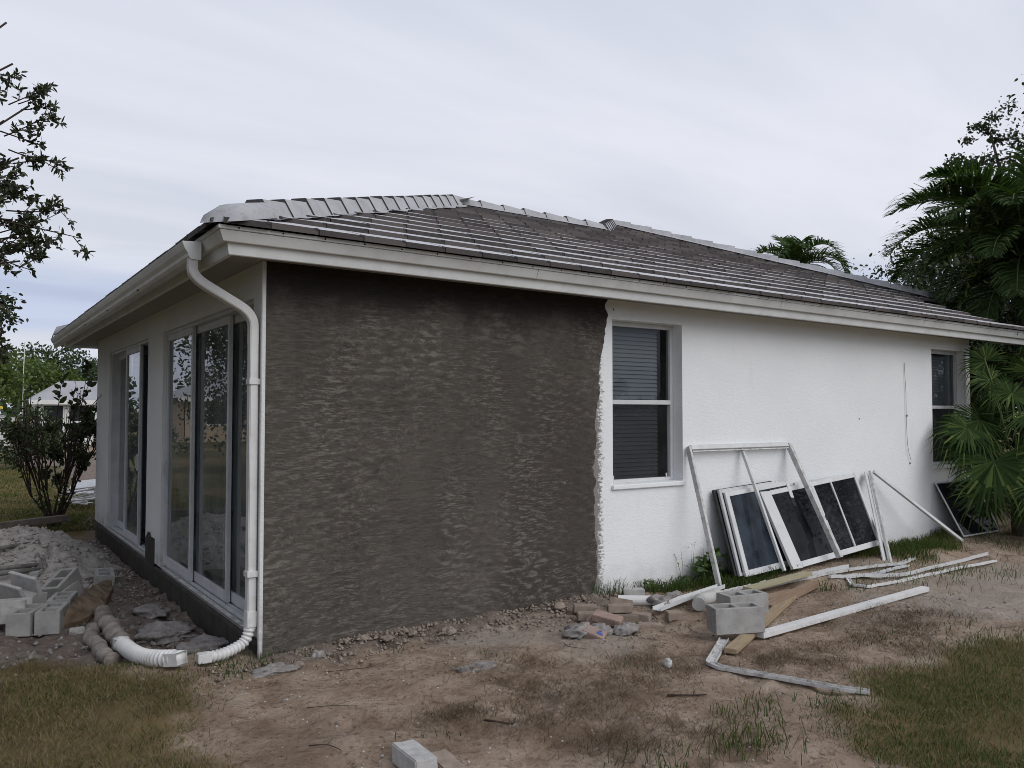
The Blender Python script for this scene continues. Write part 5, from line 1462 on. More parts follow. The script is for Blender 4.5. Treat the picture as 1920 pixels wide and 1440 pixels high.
# --- fan palm clump at the right corner of the house
def fan_leaf(r, hub, d, n_, L, nseg=34, spread=118, droop=.5):
    """fan blade: hub, outward direction d, blade normal n_"""
    d = np.array(d, float); d /= np.linalg.norm(d); n_ = np.array(n_, float); n_ -= d * (n_ @ d); n_ /= np.linalg.norm(n_)
    s_ = np.cross(n_, d)
    th = np.radians(np.linspace(-spread, spread, nseg) + r.normal(size=nseg) * 1.2)
    ln = L * (1 - .28 * (np.abs(th) / np.radians(spread)) ** 2) * r.uniform(.92, 1.05, nseg)
    dirs = np.cos(th)[:, None] * d + np.sin(th)[:, None] * s_
    perp = -np.sin(th)[:, None] * d + np.cos(th)[:, None] * s_
    V = []
    hw = np.radians(spread) / nseg
    for fr_, wf, dr, fold in ((0.03, 1.0, 0, 0), (.48, 1.0, .05, .03), (.78, .58, .18, .0), (1.0, .05, .60, 0)):
        q = fr_ * ln[:, None]
        dz = droop * dr * ln[:, None] * r.uniform(.5, 1.4, (nseg, 1)) if fr_ > .6 else droop * dr * ln[:, None]
        c = np.array(hub) + dirs * q - np.array([0, 0, 1.0]) * dz + n_ * (.10 * L * (1 - np.cos(th)[:, None]) * fr_)
        w = (q if fr_ <= .5 else .45 * ln[:, None]) * hw * wf
        V += [c - perp * w, c + perp * w]
    V = np.stack(V, 1).reshape(-1, 3)
    b = np.arange(nseg)[:, None] * 8
    F_ = np.concatenate([b + np.array([[0, 1, 3, 2]]), b + np.array([[2, 3, 5, 4]]), b + np.array([[4, 5, 7, 6]])])
    return V, F_
def fan_palm(name, base, leaves, label, seed, L=.62, th=.6, group=None):
    r = np.random.default_rng(seed)
    e = empty(name, base, label, 'palm', group)
    b = Vector(base); mb = MB()
    mb.tube([b, b + Vector((.02, .02, th * .5)), b + Vector((0.03, 0, th))], [.09, .085, .07], 9); mb.build('trunk', MT['palm_bark'], e, smooth=True)
    parts = []; st = MB(); crown = b + Vector((.03, 0, th))
    for hub, d, n_, sc, dr in leaves:
        h = Vector(hub)
        m_ = crown.lerp(h, .55) + Vector((0, 0, .12))
        st.tube(smooth_path([crown, m_, h + Vector(d).normalized() * .05], 5, .3), .009, 5)
        parts.append(fan_leaf(r, hub, d, n_, L * sc, droop=dr))
    st.build('leaf_stalks', MT['rachis'], e, smooth=True)
    V, F_ = join(parts); rnd = np.clip(r.normal(.38, .27, len(F_)), 0, 1)
    npmesh('crown', V, F_, MT['leaf_fan'], rnd, e)
    return e
V3 = Vector
view = (CAM - V3((9.2, -.5, 1.3))).normalized()
fan_palm('fan_palm', (9.95, -0.60, 0.08), [
    ((9.02, -0.74, 1.10), (-.05, -.2, -1), (-.75, -.65, .25), 1.12, .22),     # the bright near fan
    ((9.35, -0.42, 1.62), (-.9, .35, -.2), (-.5, -.5, .8), .95, .75),
    ((9.02, -0.42, 1.52), (-.85, .3, -.25), (-.5, -.5, .8), .85, .8),
    ((9.12, -0.40, 1.30), (-.8, .3, -.5), (-.6, -.6, .6), .80, .6),
    ((9.25, -0.50, 1.40), (-.8, .3, -.5), (-.6, -.6, .6), .85, .6),
    ((9.45, -1.00, 1.72), (-.2, -.7, -.5), (-.5, -.5, .7), .95, .9),
    ((9.80, -0.35, 2.15), (-.6, .3, .35), (-.5, -.6, .6), .85, .8),
    ((9.90, -0.85, 2.25), (-.1, -.4, .8), (-.6, -.7, .2), 1.0, .6),
    ((9.85, -1.05, 1.50), (.4, -.8, .1), (-.4, -.6, .7), 1.0, .7),
    ((9.40, -1.15, 0.82), (.2, -.6, -.7), (-.6, -.6, .5), 1.0, .4),
    ((9.75, -0.20, 1.35), (-.6, .3, -.5), (-.7, -.6, .3), .85, .5),
    ((10.05, -0.5, 1.95), (.6, .1, .4), (-.6, -.7, .4), 1.0, .6),
    ((9.35, -0.45, 0.70), (-.4, -.1, -.8), (-.7, -.6, .3), .85, .3),
    ((9.75, -0.65, 1.15), (.3, -.5, -.6), (-.6, -.7, .2), 1.0, .4),
    ((9.80, -0.30, 2.42), (-.4, .3, .7), (-.6, -.7, .2), .75, .8),
    ((9.60, -1.00, 0.72), (-.1, -.5, -.8), (-.6, -.7, .3), 1.0, .3), ((9.9, -1.10, 0.95), (.2, -.5, -.7), (-.6, -.7, .3), 1.05, .3), ((9.78, -0.85, 0.55), (.0, -.5, -.8), (-.6, -.7, .4), .8, .2),
    ((9.62, -0.70, 1.98), (-.5, -.2, -.2), (-.4, -.5, .8), .85, 1.0)],
    'fan palm with drooping split leaves beside the far window', 41)
fan_palm('fan_palm', (10.9, -1.0, 0.1), [
    ((10.35, -1.35, 1.15), (-.4, -.6, -.5), (-.6, -.6, .5), 1.0, .5), ((10.3, -1.2, 1.75), (-.6, -.4, .2), (-.5, -.6, .6), 1.0, .7),
    ((10.6, -1.4, 2.15), (-.2, -.4, .8), (-.6, -.7, .2), 1.0, .6), ((10.5, -1.5, .65), (-.3, -.6, -.7), (-.6, -.7, .3), .9, .3),
    ((11.0, -1.5, 1.6), (.3, -.8, .1), (-.5, -.6, .6), 1.0, .6), ((11.3, -1.2, 2.1), (.5, -.3, .6), (-.6, -.6, .3), 1.0, .6), ((10.7, -.8, 2.45), (-.3, .1, .9), (-.6, -.7, .1), .95, .5)],
    'fan palm at the right edge in front of the dark trees', 42, .66, .7)
fan_palm('fan_palm', (10.9, 0.9, 0.1), [
    ((10.35, .35, 1.9), (-.6, -.3, .3), (-.6, -.6, .5), .9, .8), ((10.25, .5, 1.3), (-.6, -.2, -.4), (-.7, -.6, .4), .9, .6), ((10.6, .3, 2.35), (-.2, -.3, .9), (-.6, -.7, .1), .9, .6),
    ((10.5, .2, .8), (-.4, -.6, -.5), (-.7, -.6, .3), .9, .4), ((10.9, .4, 1.7), (.1, -.8, .1), (-.6, -.7, .4), .9, .6)],
    'shaded fan palm tucked behind the house corner', 43, .6, .8)

# --- broad trees behind the palms at the right
tree('oak_tree', (19.5, 4.5, 0), [((18.9, 5.2, 4.2), (2.6, 2.4, 1.5)), ((19.9, 3.2, 5.2), (2.3, 2.2, 1.5)), ((17.6, 5.0, 2.6), (2.0, 1.6, 1.4)), ((21, 5.5, 5.9), (2.0, 2.0, 1.4)), ((20.3, 2.2, 3.4), (2.4, 2.0, 1.6)), ((17.2, 2.6, 2.8), (1.8, 1.6, 1.3)), ((22.5, 3, 4.4), (2.2, 2.2, 1.8))],
     .12, 1250, 'leaf_oak', 'dense dark tree filling the gap behind the palms', .3, 51)
tree('oak_tree', (21.5, 4.2, 0), [((19.75, 5.0, 8.0), (.75, .7, .55)), ((19.95, 4.35, 8.9), (.6, .6, .4)), ((20.5, 3.6, 9.2), (.6, .6, 1.0)), ((20.9, 3.0, 9.0), (.9, .9, 1.2)), ((20.4, 4.1, 7.6), (1.1, 1.0, .7)), ((20.2, 4.6, 6.6), (1.4, 1.2, .9)), ((19.9, 5.9, 5.3), (1.2, 1.1, .9)), ((21.4, 3.2, 7.3), (1.3, 1.2, 1.0))],
     .10, 1700, 'leaf_oak', 'taller open crowned tree showing sky through its top', .24, 52)
tree('dense_shrub', (12.6, -0.6, 0.05), [((12.2, -0.5, 1.3), (1.0, .9, .9)), ((12.8, .2, 2.1), (1.1, .9, .9)), ((13.2, -1.2, 1.4), (1.0, .9, 1.0)), ((12.2, .7, .9), (.8, .7, .7)), ((12.7, 1.7, 2.9), (1.2, .9, .8)), ((13.7, .5, 3.3), (1.2, 1.0, .9)), ((14.0, 2.4, 3.4), (1.3, 1.0, .9))],
     .09, 2300, 'leaf_oak', 'dark dense shrub in the shade behind the fan palms', .08, 53, cat='shrub')
tree('dense_shrub', (15.5, 1.5, 0.05), [((15.0, 1.6, 1.6), (1.4, 1.3, 1.4)), ((15.8, .4, 2.2), (1.4, 1.3, 1.4)), ((16.4, -1.0, 1.6), (1.4, 1.3, 1.4)), ((15.5, 2.6, 2.4), (1.3, 1.1, 1.1))],
     .10, 1700, 'leaf_oak', 'tall dark thicket behind the rest at the right edge', .1, 54, cat='shrub')
tree('oak_tree', (14.5, -3.2, 0), [((13.4, -2.9, 4.6), (1.7, 1.5, 1.4)), ((14.8, -3.4, 5.8), (2.2, 2.0, 1.5)), ((14.4, -1.6, 3.2), (1.6, 1.3, 1.3)), ((12.9, -3.4, 2.9), (1.1, 1.1, 1.1))],  # out-of-view crown, added to keep skylight off the palms
     .09, 1900, 'leaf_oak', 'unseen oak added beyond the right edge to shade the palms', .22, 55)
# a hanging vine with pale leaflets down the front of the big palm
def vine():
    r = np.random.default_rng(61); mb = MB(); L = []
    for (x, y, z0, z1) in ((11.55, .62, 5.3, 3.9), (11.7, .5, 5.0, 3.7), (11.4, .75, 4.7, 3.6)):
        pts = [Vector((x + .05 * math.sin(k * .9), y + .05 * math.cos(k * 1.3), z0 + (z1 - z0) * k / 14)) for k in range(15)]
        mb.tube(pts, .006, 4)
        L.append(branch_leaves(r, pts, 90, .12, .035, 0, .05))
    e = empty('vine', (11.5, .6, 3.7), 'pale leafed vine trailing down the big feather palm', 'vine')
    mb.build('stem', MT['bark_dark'], e); V, F_ = join(L); npmesh('leaves', V, F_, MT['leaf_fan'], r.random(len(F_)), e)
vine()

# --- leggy shrub at the far left corner of the house
def leggy_shrub():
    r = np.random.default_rng(71); rr = random.Random(71)
    base = Vector((-0.50, 8.75, gz1(-.5, 8.75)))
    e = empty('leggy_shrub', base, 'leggy dark shrub with many bare stems at the far house corner', 'shrub')
    mb = MB(); L = []; rn = []
    def stem(p0, p1, r0, n, lL, lW, start, kink=.1):
        p0 = Vector(p0); p1 = Vector(p1)
        m_ = p0.lerp(p1, .5) + Vector((rr.uniform(-1, 1), rr.uniform(-1, 1), rr.uniform(-.3, .6))) * (p1 - p0).length * kink
        pts = [(p0 * (1 - q) + m_ * q) * (1 - q) + (m_ * (1 - q) + p1 * q) * q for q in [i / 9 for i in range(10)]]
        mb.tube(pts, [r0 * (1 - i / 11) + .0025 for i in range(10)], 5)
        if n: L.append(branch_leaves(r, pts, n, lL, lW, start, .035))
        return pts
    for i in range(11):     # thick base trunks
        a = rr.uniform(0, 6.28); q = base + Vector((math.cos(a) * rr.uniform(.15, .45), math.sin(a) * rr.uniform(.15, .4), rr.uniform(.45, .75)))
        pts = stem(base + Vector((rr.uniform(-.1, .1), rr.uniform(-.1, .1), -.05)), q, .030, 14, .07, .045, .3)
        for k in range(4):
            d = Vector((q.x - base.x, q.y - base.y, 0)); out = rr.uniform(.4, 1.9)
            t = q + Vector((d.x * out + rr.uniform(-.22, .22), d.y * out + rr.uniform(-.22, .22), rr.uniform(.55, 1.45)))
            ps = stem(q, t, .010, 9, .07, .046, .1)
            for m_ in range(2):
                j = ps[rr.randint(3, 8)]
                stem(j, j + Vector((rr.uniform(-.3, .3), rr.uniform(-.3, .3), rr.uniform(.1, .45))), .005, 3, .07, .045, .2)
    # three tall shoots with large leaves
    for (x, z) in ((-.05, 2.48), (.02, 2.30), (-.42, 2.25), (-.22, 2.15)):
        ps = stem(base + Vector((rr.uniform(-.1, .3), 0, .9)), (x, 8.6, z), .007, 0, .1, .07, .6, .04)
        L.append(branch_leaves(r, ps, 12, .135, .085, .62, .02))
    # dense foliage clumps
    for c, rad, n in (((.0, 8.6, 1.45), (.22, .3, .34), 520), ((-.05, 8.6, 1.05), (.2, .3, .22), 300), ((-.42, 8.6, 1.0), (.18, .2, .2), 200), ((-.55, 8.6, .72), (.16, .2, .18), 190), ((-.95, 8.7, 1.45), (.24, .3, .22), 200), ((-.45, 8.7, 1.55), (.35, .3, .10), 80), ((.02, 8.6, 1.75), (.16, .25, .12), 70)):
        C = cloud(r, c, rad, n); L.append(leaf_geo(C, rdir(n, r), rdir(n, r) + np.array([0, 0, .5]), .075 * r.uniform(.6, 1.3, n), .048 * r.uniform(.7, 1.2, n)))
    mb.build('stems', MT['bark_dark'], e, smooth=True)
    V, F_ = join(L); npmesh('leaves', V, F_, MT['leaf_shrub'], r.random(len(F_)), e)
leggy_shrub()

# --- heap of torn white metal behind the shrub
sc = empty('scrap_heap', (0.05, 11.2, 0), 'heap of torn white aluminium screens behind the leggy shrub', 'scrap heap')
rr = random.Random(5)
for i in range(26):
    x, y, z = rr.uniform(.05, .75), rr.uniform(10.7, 12.0), rr.uniform(.03, .30)
    a = rr.uniform(-.5, .7); l = rr.uniform(.2, .6)
    d = Vector((math.cos(a), math.sin(a), rr.uniform(-.15, .18))) * l
    mb = MB(); fr_bar(mb, Vector((x, y, z)) - d / 2, Vector((x, y, z)) + d / 2 , rr.uniform(.03, .09), rr.uniform(.008, .03), Vector((rr.uniform(-.4, .4), rr.uniform(-.4, .2), 1)).normalized())
    mb.build('strip', MT['alu' if i % 3 else 'scrap'], sc)
mb = MB(); mb.tube([(.12 + .12 * math.cos(t), 10.75 + .12 * math.sin(t), .10 + .02 * math.sin(2 * t)) for t in np.linspace(0, 6.2, 18)], .018, 6); mb.build('coil', MT['white_pvc'], sc)
mb = MB(); fr_bar(mb, (.1, 11.9, .33), (.95, 11.6, .42), .38, .012, Vector((0, -.35, 1)).normalized()); mb.build('sheet', MT['alu'], sc)

# --- far neighbours and trees on the left
nb = empty('neighbour_house', (3.3, 42, 0), 'small white neighbouring house with a pale hip roof beyond the lawn', 'house')
def small_house(e, x0, x1, y0, y1, h, rz_, wallm, roofm, ov=.45, wins=()):
    mb = wall_open(x0, x1, 0, h, [w for w in wins], lambda u, z, d: (u, y0 + d, z), .2)
    mb.build('wall', MT[wallm], e, recalc=False)
    mb = MB(); mb.box((x0, y0 + .2, 0), (x0 + .2, y1, h)); mb.box((x1 - .2, y0 + .2, 0), (x1, y1, h)); mb.box((x0 + .2, y1 - .2, 0), (x1 - .2, y1, h)); mb.build('wall', MT[wallm], e)
    a = (x0 - ov, y0 - ov, h - .05); b = (x1 + ov, y0 - ov, h - .05); c = (x1 + ov, y1 + ov, h - .05); d = (x0 - ov, y1 + ov, h - .05)
    w2 = min(x1 - x0, y1 - y0) / 2 + ov
    if x1 - x0 > y1 - y0: p, q = (x0 - ov + w2, (y0 + y1) / 2, rz_), (x1 + ov - w2, (y0 + y1) / 2, rz_)
    else: p, q = ((x0 + x1) / 2, y0 - ov + w2, rz_), ((x0 + x1) / 2, y1 + ov - w2, rz_)
    mb = MB()
    if x1 - x0 > y1 - y0: mb.poly([a, b, q, p]); mb.poly([b, c, q]); mb.poly([c, d, p, q]); mb.poly([d, a, p])
    else: mb.poly([a, b, p]); mb.poly([b, c, q, p]); mb.poly([c, d, q]); mb.poly([d, a, p, q])
    mb.poly([a, b, c, d])
    rf = mb.build('roof', MT[roofm], e, recalc=False)
    mb = MB(); mb.box((x0 - ov, y0 - ov - .03, h - .27), (x1 + ov, y0 - ov, h - .04)); mb.build('fascia', MT['white_far'], rf)
    for u0, u1, z0, z1 in wins:
        mb = MB(); t = .09
        mb.box((u0, y0 + .05, z0), (u0 + t, y0 + .12, z1)); mb.box((u1 - t, y0 + .05, z0), (u1, y0 + .12, z1)); mb.box((u0 + t, y0 + .05, z1 - t), (u1 - t, y0 + .12, z1)); mb.box((u0 + t, y0 + .05, z0), (u1 - t, y0 + .12, z0 + t)); mb.box((u0 + t, y0 + .05, (z0 + z1) / 2 - .05), (u1 - t, y0 + .12, (z0 + z1) / 2 + .05))
        f = mb.build('window', MT['white_far'], e)
        mb = MB(); mb.quad((u0, y0 + .14, z0), (u1, y0 + .14, z0), (u1, y0 + .14, z1), (u0, y0 + .14, z1)); mb.build('pane', MT['dark_window'], f, recalc=False)
small_house(nb, 1.75, 10.5, 42, 44.4, 2.45, 3.45, 'white_far', 'roof_far', .35, [(2.0, 3.05, .35, 2.2), (3.2, 4.2, .35, 2.2), (5.2, 6.4, .9, 2.2)])
gar = empty('garden_shed', (-.6, 44, 0), 'low white garden shed at the far left under a yellow awning', 'shed')
small_house(gar, -3.4, .75, 44, 47, 1.55, 1.95, 'white_far', 'roof_far', .2, [(-1.0, -.2, .7, 1.3)])
mb = MB(); V = []; 
for k in range(9):
    t = k / 8; V += [(-1.6 + 2.0 * t, 43.6, 2.02 + .32 * math.sin(math.pi * (.35 + .6 * t))), (-1.6 + 2.0 * t, 44.8, 2.02 + .32 * math.sin(math.pi * (.35 + .6 * t)))]
mb.add(V, [(2 * k, 2 * k + 1, 2 * k + 3, 2 * k + 2) for k in range(8)])
mb.add([(p[0], p[1], p[2] - .12) for p in V], [(2 * k, 2 * k + 1, 2 * k + 3, 2 * k + 2) for k in range(8)])
mb.add(V + [(p[0], p[1], p[2] - .12) for p in V], [(2 * k, 2 * k + 2, 18 + 2 * k + 2, 18 + 2 * k) for k in range(8)])
mb.build('awning', MT['yellow'], gar, recalc=False)
bar('flag_pole', [(1.42, 46, 0), (1.42, 46, 3.9), (1.46, 46, 5.6)], .022, 'white_pvc', 'thin pale pole rising above the trees at far left', 'pole')
bh = empty('neighbour_house', (-14, 46, 0), 'beige neighbouring house mirrored in the middle door pane', 'house')
small_house(bh, -21, -9.5, 45, 53, 2.7, 4.6, 'beige_far', 'roof_far', .5, [(-12, -10.6, 1.0, 2.2), (-16, -14.5, 1.0, 2.2)])
def bush(x, y, z, rad, leaf, dens, mat, label, seed, cat='bush', group=None):
    return tree('round_bush', (x, y, 0), [((x, y, z), rad), ((x + rad[0] * .6, y, z * .8), tuple(v * .7 for v in rad)), ((x - rad[0] * .6, y + .2, z * .85), tuple(v * .7 for v in rad))], leaf, dens, mat, label, .06, seed, 'bark_dark', cat, group)
bush(.05, 24, 1.0, (1.0, .9, .9), .13, 1100, 'leaf_mid', 'round green bush on the lawn at the left edge', 81)
bush(1.05, 30, .95, (.75, .7, .85), .14, 900, 'leaf_oak', 'dark bush beside the white neighbouring house', 82)
bush(3.6, 40.3, .5, (1.1, .6, .5), .14, 700, 'leaf_oak', 'low dark bush under the neighbour windows', 83)
bush(-4.6, 31, .8, (1.8, .8, .8), .14, 800, 'leaf_mid', 'hedge bush mirrored low in the sliding doors', 84)
GT = 'background trees beyond the neighbour house'
for i, (nm, b, bl, lf, dn, mt, lb) in enumerate((
    ('bright_tree', (-.9, 47, 0), [((-.7, 47, 4.4), (2.0, 1.6, 1.9)), ((.6, 46.5, 3.4), (1.3, 1.2, 1.3)), ((-2.3, 47, 3.4), (1.6, 1.4, 1.5))], .24, 520, 'leaf_bright', 'bright green tree at the left edge of the photo'),
    ('broad_tree', (2.2, 58, 0), [((2.0, 58, 3.8), (2.6, 2, 1.7)), ((4.3, 59, 3.3), (2.2, 2, 1.5))], .26, 480, 'leaf_bright', 'yellowish green tree left of the white roof'),
    ('broad_tree', (5.2, 66, 0), [((4.6, 66, 5.3), (2.4, 2.0, 1.8)), ((6.8, 67, 4.8), (2.3, 2.0, 1.8)), ((5.4, 66, 3.4), (3.2, 2, 1.8))], .28, 480, 'leaf_mid', 'dark rounded tree standing behind the white roof'),
    ('broad_tree', (9.6, 70, 0), [((9.0, 70, 4.3), (2.4, 2.0, 1.8)), ((11.5, 71, 4.0), (2.3, 2.0, 1.8)), ((9.4, 70, 2.6), (3.4, 2, 1.8))], .28, 480, 'leaf_mid', 'lower dark tree behind the right end of the white roof'))):
    tree(nm, b, bl, lf, dn, mt, lb, .3, 90 + i, 'bark', 'tree', GT)
# tree line closing the horizon all round
r = np.random.default_rng(99); parts = []
for az in np.arange(0, 360, 3.2):
    d = 95 + 25 * r.random(); a = math.radians(az)
    x, y = 2 + d * math.cos(a), 2 + d * math.sin(a); hgt = 4.0 + 3.5 * r.random()
    n = 420
    C = cloud(r, (x, y, hgt * .52), (4.2, 4.2, hgt * .5), n); L_ = .75 * r.uniform(.6, 1.3, n)
    parts.append(leaf_geo(C, rdir(n, r), rdir(n, r) + np.array([0, 0, .6]), L_, L_ * .7))
V, F_ = join(parts); tag(npmesh('distant_trees', V, F_, MT['leaf_mid'], r.random(len(F_))), kind='stuff')

# ------------------------------------------------------------------ grass, dead grass, gravel, twigs
def blades(x, y, h, w, lean, r, zfun=gz):
    n = len(x); z = zfun(x, y)
    a = r.uniform(0, 2 * np.pi, n); b = r.uniform(0, 2 * np.pi, n)
    H = h * r.uniform(.5, 1.3, n); le = lean * r.uniform(.3, 1.5, n)
    dx, dy = np.cos(a), np.sin(a); wx, wy = np.cos(b) * w / 2, np.sin(b) * w / 2
    B = np.stack([x, y, z - .004], 1)
    Wv = np.stack([wx, wy, np.zeros(n)], 1)
    M1 = B + np.stack([dx * H * le * .35, dy * H * le * .35, H * .62], 1)
    T = B + np.stack([dx * H * le, dy * H * le, H * np.clip(1 - .35 * le, .12, 1)], 1)
    V = np.stack([B - Wv, B + Wv, M1 - Wv * .75, M1 + Wv * .75, T], 1).reshape(-1, 3)
    o = np.arange(n)[:, None] * 5
    return V, np.concatenate([o + np.array([[0, 1, 3]]), o + np.array([[0, 3, 2]]), o + np.array([[2, 3, 4]])])
def scatter(P, n, r, fade=0.25, clump=3.0, cw=.6):
    xs = [p[0] for p in P]; ys = [p[1] for p in P]
    x = r.uniform(min(xs) - .3, max(xs) + .3, n); y = r.uniform(min(ys) - .3, max(ys) + .3, n)
    d = polydist(x, y, P) + 0.35 * fbm(x * 2.2, y * 2.2, 4)
    k = S(d / fade + .5) * np.clip(1 + cw * fbm(x * clump, y * clump, 3) * 4, 0, 1.6)
    m_ = r.random(n) < k
    return x[m_], y[m_]
r = np.random.default_rng(123)
LL = [(-2.2, 1.25), (-1.30, 1.15), (-0.98, 0.62), (-0.86, 0.10), (-0.60, -0.35), (-0.62, -0.75), (-0.82, -1.25), (-0.75, -1.75), (-0.95, -2.6), (-1.6, -3.2), (-2.2, -2.5)]
LR = [(5.6, -2.75), (4.75, -2.82), (3.8, -2.80), (3.0, -2.84), (2.35, -3.05), (2.0, -3.35), (2.0, -3.8), (2.2, -4.3), (4.5, -4.4), (6.5, -3.6)]
gpz = []; grn = []
def addg(x, y, h, w, lean, mean, sd):
    V, F_ = blades(x, y, h, w, lean, r); gpz.append((V, F_)); n = len(x)
    dry = fbm(x * 1.3 + 40, y * 1.3, 4) * 1.1
    q = np.clip(r.normal(mean, sd, n) + dry, 0, 1); grn.append(np.tile(q, 3))
x, y = scatter(LL, 60000, r, .5, 3.0, 1.0); addg(x, y, .036, .0036, 1.4, .72, .28)
x, y = scatter(LL, 7000, r, .5, 4.0, 2.0); addg(x, y, .062, .0042, 1.3, .45, .3)
x, y = scatter(LR, 60000, r, .5, 3.0, .8); addg(x, y, .045, .0040, 1.2, .38, .28)
x, y = scatter(LR, 12000, r, .5, 4.0, 1.6); addg(x, y, .075, .0045, 1.2, .40, .28)
x, y = scatter(GRASS_W, 9000, r, .2); addg(x, y, .12, .006, .7, .12, .15)
x, y = scatter(GRASS_W2, 12000, r, .2); addg(x, y, .11, .006, .7, .15, .15)
x = r.uniform(-2.6, .3, 22000); y = 8.4 + r.random(22000) ** 1.6 * 16; x = x + (y - 8.4) * .05
addg(x, y, .06, .012, .8, .55, .2)
x = np.r_[r.uniform(8.8, 12, 2500)]; y = r.uniform(-1.6, -.2, 2500); addg(x, y, .07, .005, .8, .35, .2)
# stray tufts on the dirt
for cx_, cy_, n, hh, sp_ in ((1.62, -3.05, 130, .11, .10), (1.45, -3.0, 60, .08, .08), (1.0, -2.95, 90, .08, .15), (2.05, -2.75, 70, .08, .10), (1.80, -2.68, 40, .07, .08), (2.42, -2.95, 60, .07, .10), (7.05, -1.12, 160, .09, .2), (6.2, -1.0, 130, .10, .22), (5.5, -1.02, 60, .08, .12), (7.4, -1.5, 120, .08, .25), (6.6, -1.45, 110, .08, .25),
                             (5.15, -1.0, 36, .12, .05), (3.3, -.06, 70, .17, .10), (3.15, -.06, 40, .15, .08), (.0, -.2, 140, .05, .15), (-.25, -.15, 180, .055, .2), (.85, -.55, 14, .06, .05), (1.3, -.95, 16, .05, .05), (8.6, -1.4, 60, .1, .3), (3.9, -2.25, 90, .03, .1), (1.95, -1.7, 40, .03, .1), (4.6, -2.5, 90, .07, .3), (0.35, -1.9, 20, .05, .1), (-.6, .3, 160, .05, .2), (4.2, -.55, 60, .08, .2), (5.9, -1.3, 40, .07, .2)):
    a = r.normal(size=(n, 2)) * sp_; addg(cx_ + a[:, 0], cy_ + a[:, 1], hh, .0055, .75, .12, .15)
V, F_ = join(gpz)
# face order inside each patch is three stacked blocks, so the colour list is tiled the same way
tag(npmesh('grass', V, F_, MT['grass'], np.concatenate(grn)), kind='stuff')
# dead grass and roots
dp = []; dr_ = []
for cx_, cy_, rad in LITTER:
    n = int(1700 * rad / .45); a = r.normal(size=(n, 2)) * rad * .5
    x, y = cx_ + a[:, 0], cy_ + a[:, 1]; m_ = r.random(n) < np.clip(.55 + 2.2 * fbm(x * 5, y * 5, 3), .05, 1); x, y = x[m_], y[m_]
    V, F_ = blades(x, y, .05, .0026, 2.2, r); dp.append((V, F_)); dr_.append(np.tile(np.clip(r.normal(.28, .25, len(x)), 0, 1), 3))
x = r.uniform(-.7, 6.5, 5200); y = r.uniform(-4, -.05, 5200); V, F_ = blades(x, y, .035, .0022, 2.3, r); dp.append((V, F_)); dr_.append(np.tile(np.clip(r.normal(.5, .3, len(x)), 0, 1), 3))
x, y = scatter(LL, 26000, r); V, F_ = blades(x, y, .06, .003, 1.6, r); dp.append((V, F_)); dr_.append(np.tile(np.clip(r.normal(.75, .2, len(x)), 0, 1), 3))
x, y = scatter(LR, 14000, r); V, F_ = blades(x, y, .06, .003, 1.6, r); dp.append((V, F_)); dr_.append(np.tile(np.clip(r.normal(.75, .2, len(x)), 0, 1), 3))
V, F_ = join(dp); tag(npmesh('dead_grass', V, F_, MT['straw'], np.concatenate(dr_)), kind='stuff')
# gravel and crumbs
def crumbs(name, x, y, s_, mat, zfun=gz):
    n = len(x); o8 = np.array([[1, 0, 0], [-1, 0, 0], [0, 1, 0], [0, -1, 0], [0, 0, .8], [0, 0, -.5]], float)
    jit = r.uniform(.6, 1.3, (n, 6, 1)); ang = r.uniform(0, 6.28, n)
    Rm = np.zeros((n, 3, 3)); Rm[:, 0, 0] = np.cos(ang); Rm[:, 0, 1] = -np.sin(ang); Rm[:, 1, 0] = np.sin(ang); Rm[:, 1, 1] = np.cos(ang); Rm[:, 2, 2] = 1
    Vv = np.einsum('nij,nkj->nki', Rm, o8[None] * jit) * s_[:, None, None] + np.stack([x, y, zfun(x, y) + s_ * .05], 1)[:, None]
    F8 = np.array([[0, 2, 4], [2, 1, 4], [1, 3, 4], [3, 0, 4], [2, 0, 5], [1, 2, 5], [3, 1, 5], [0, 3, 5]])
    F_ = (np.arange(n)[:, None, None] * 6 + F8[None]).reshape(-1, 3)
    return tag(npmesh(name, Vv.reshape(-1, 3), F_, MT[mat], np.repeat(r.random(n), 8)), kind='stuff')
x = np.r_[r.uniform(-.6, 6.5, 2600), r.normal(5.6, 1.2, 1300)]; y = np.r_[r.uniform(-4, -.1, 2600), r.normal(-1.9, .35, 1300)]
crumbs('pebbles', x, y, np.abs(r.normal(.0035, .0025, len(x))) + .0015, 'cmu_light')
x = np.r_[r.uniform(-.9, -.02, 1500), r.uniform(.1, 3.4, 1700), r.normal(2.55, .3, 500), r.normal(-.2, .25, 160)]; y = np.r_[r.uniform(.3, 7.5, 1500), -np.abs(r.normal(0, .22, 1700)) - .03, r.normal(-.85, .22, 500), r.normal(-.3, .12, 160)]
crumbs('mortar_crumbs', x, y, np.abs(r.normal(.007, .008, len(x))) + .002, 'clod')
x = r.uniform(-.9, 6.2, 3000); y = r.uniform(-4, -.1, 3000); m_ = r.random(3000) < np.clip(.3 + 3 * fbm(x * 1.7, y * 1.7, 3), 0.03, 1)
xx = r.uniform(-1.9, -.03, 1500); yy = r.uniform(.35, 7.6, 1500); ss = np.clip(np.abs(r.normal(0, .014, 1500)) + .004, 0, .045)
crumbs('rubble', xx, yy, ss, 'lump')
xx = r.normal(-1.0, .55, 1500); yy = r.normal(5.2, 1.2, 1500); mk = (xx < -.05) & (yy > 3.2) & (yy < 7.4); xx, yy = xx[mk], yy[mk]
crumbs('sand_clods', xx, yy, np.clip(np.abs(r.normal(0, .018, len(xx))) + .004, 0, .06), 'sand', lambda a, b: np.maximum(heapz(a, b), gz(a, b)))
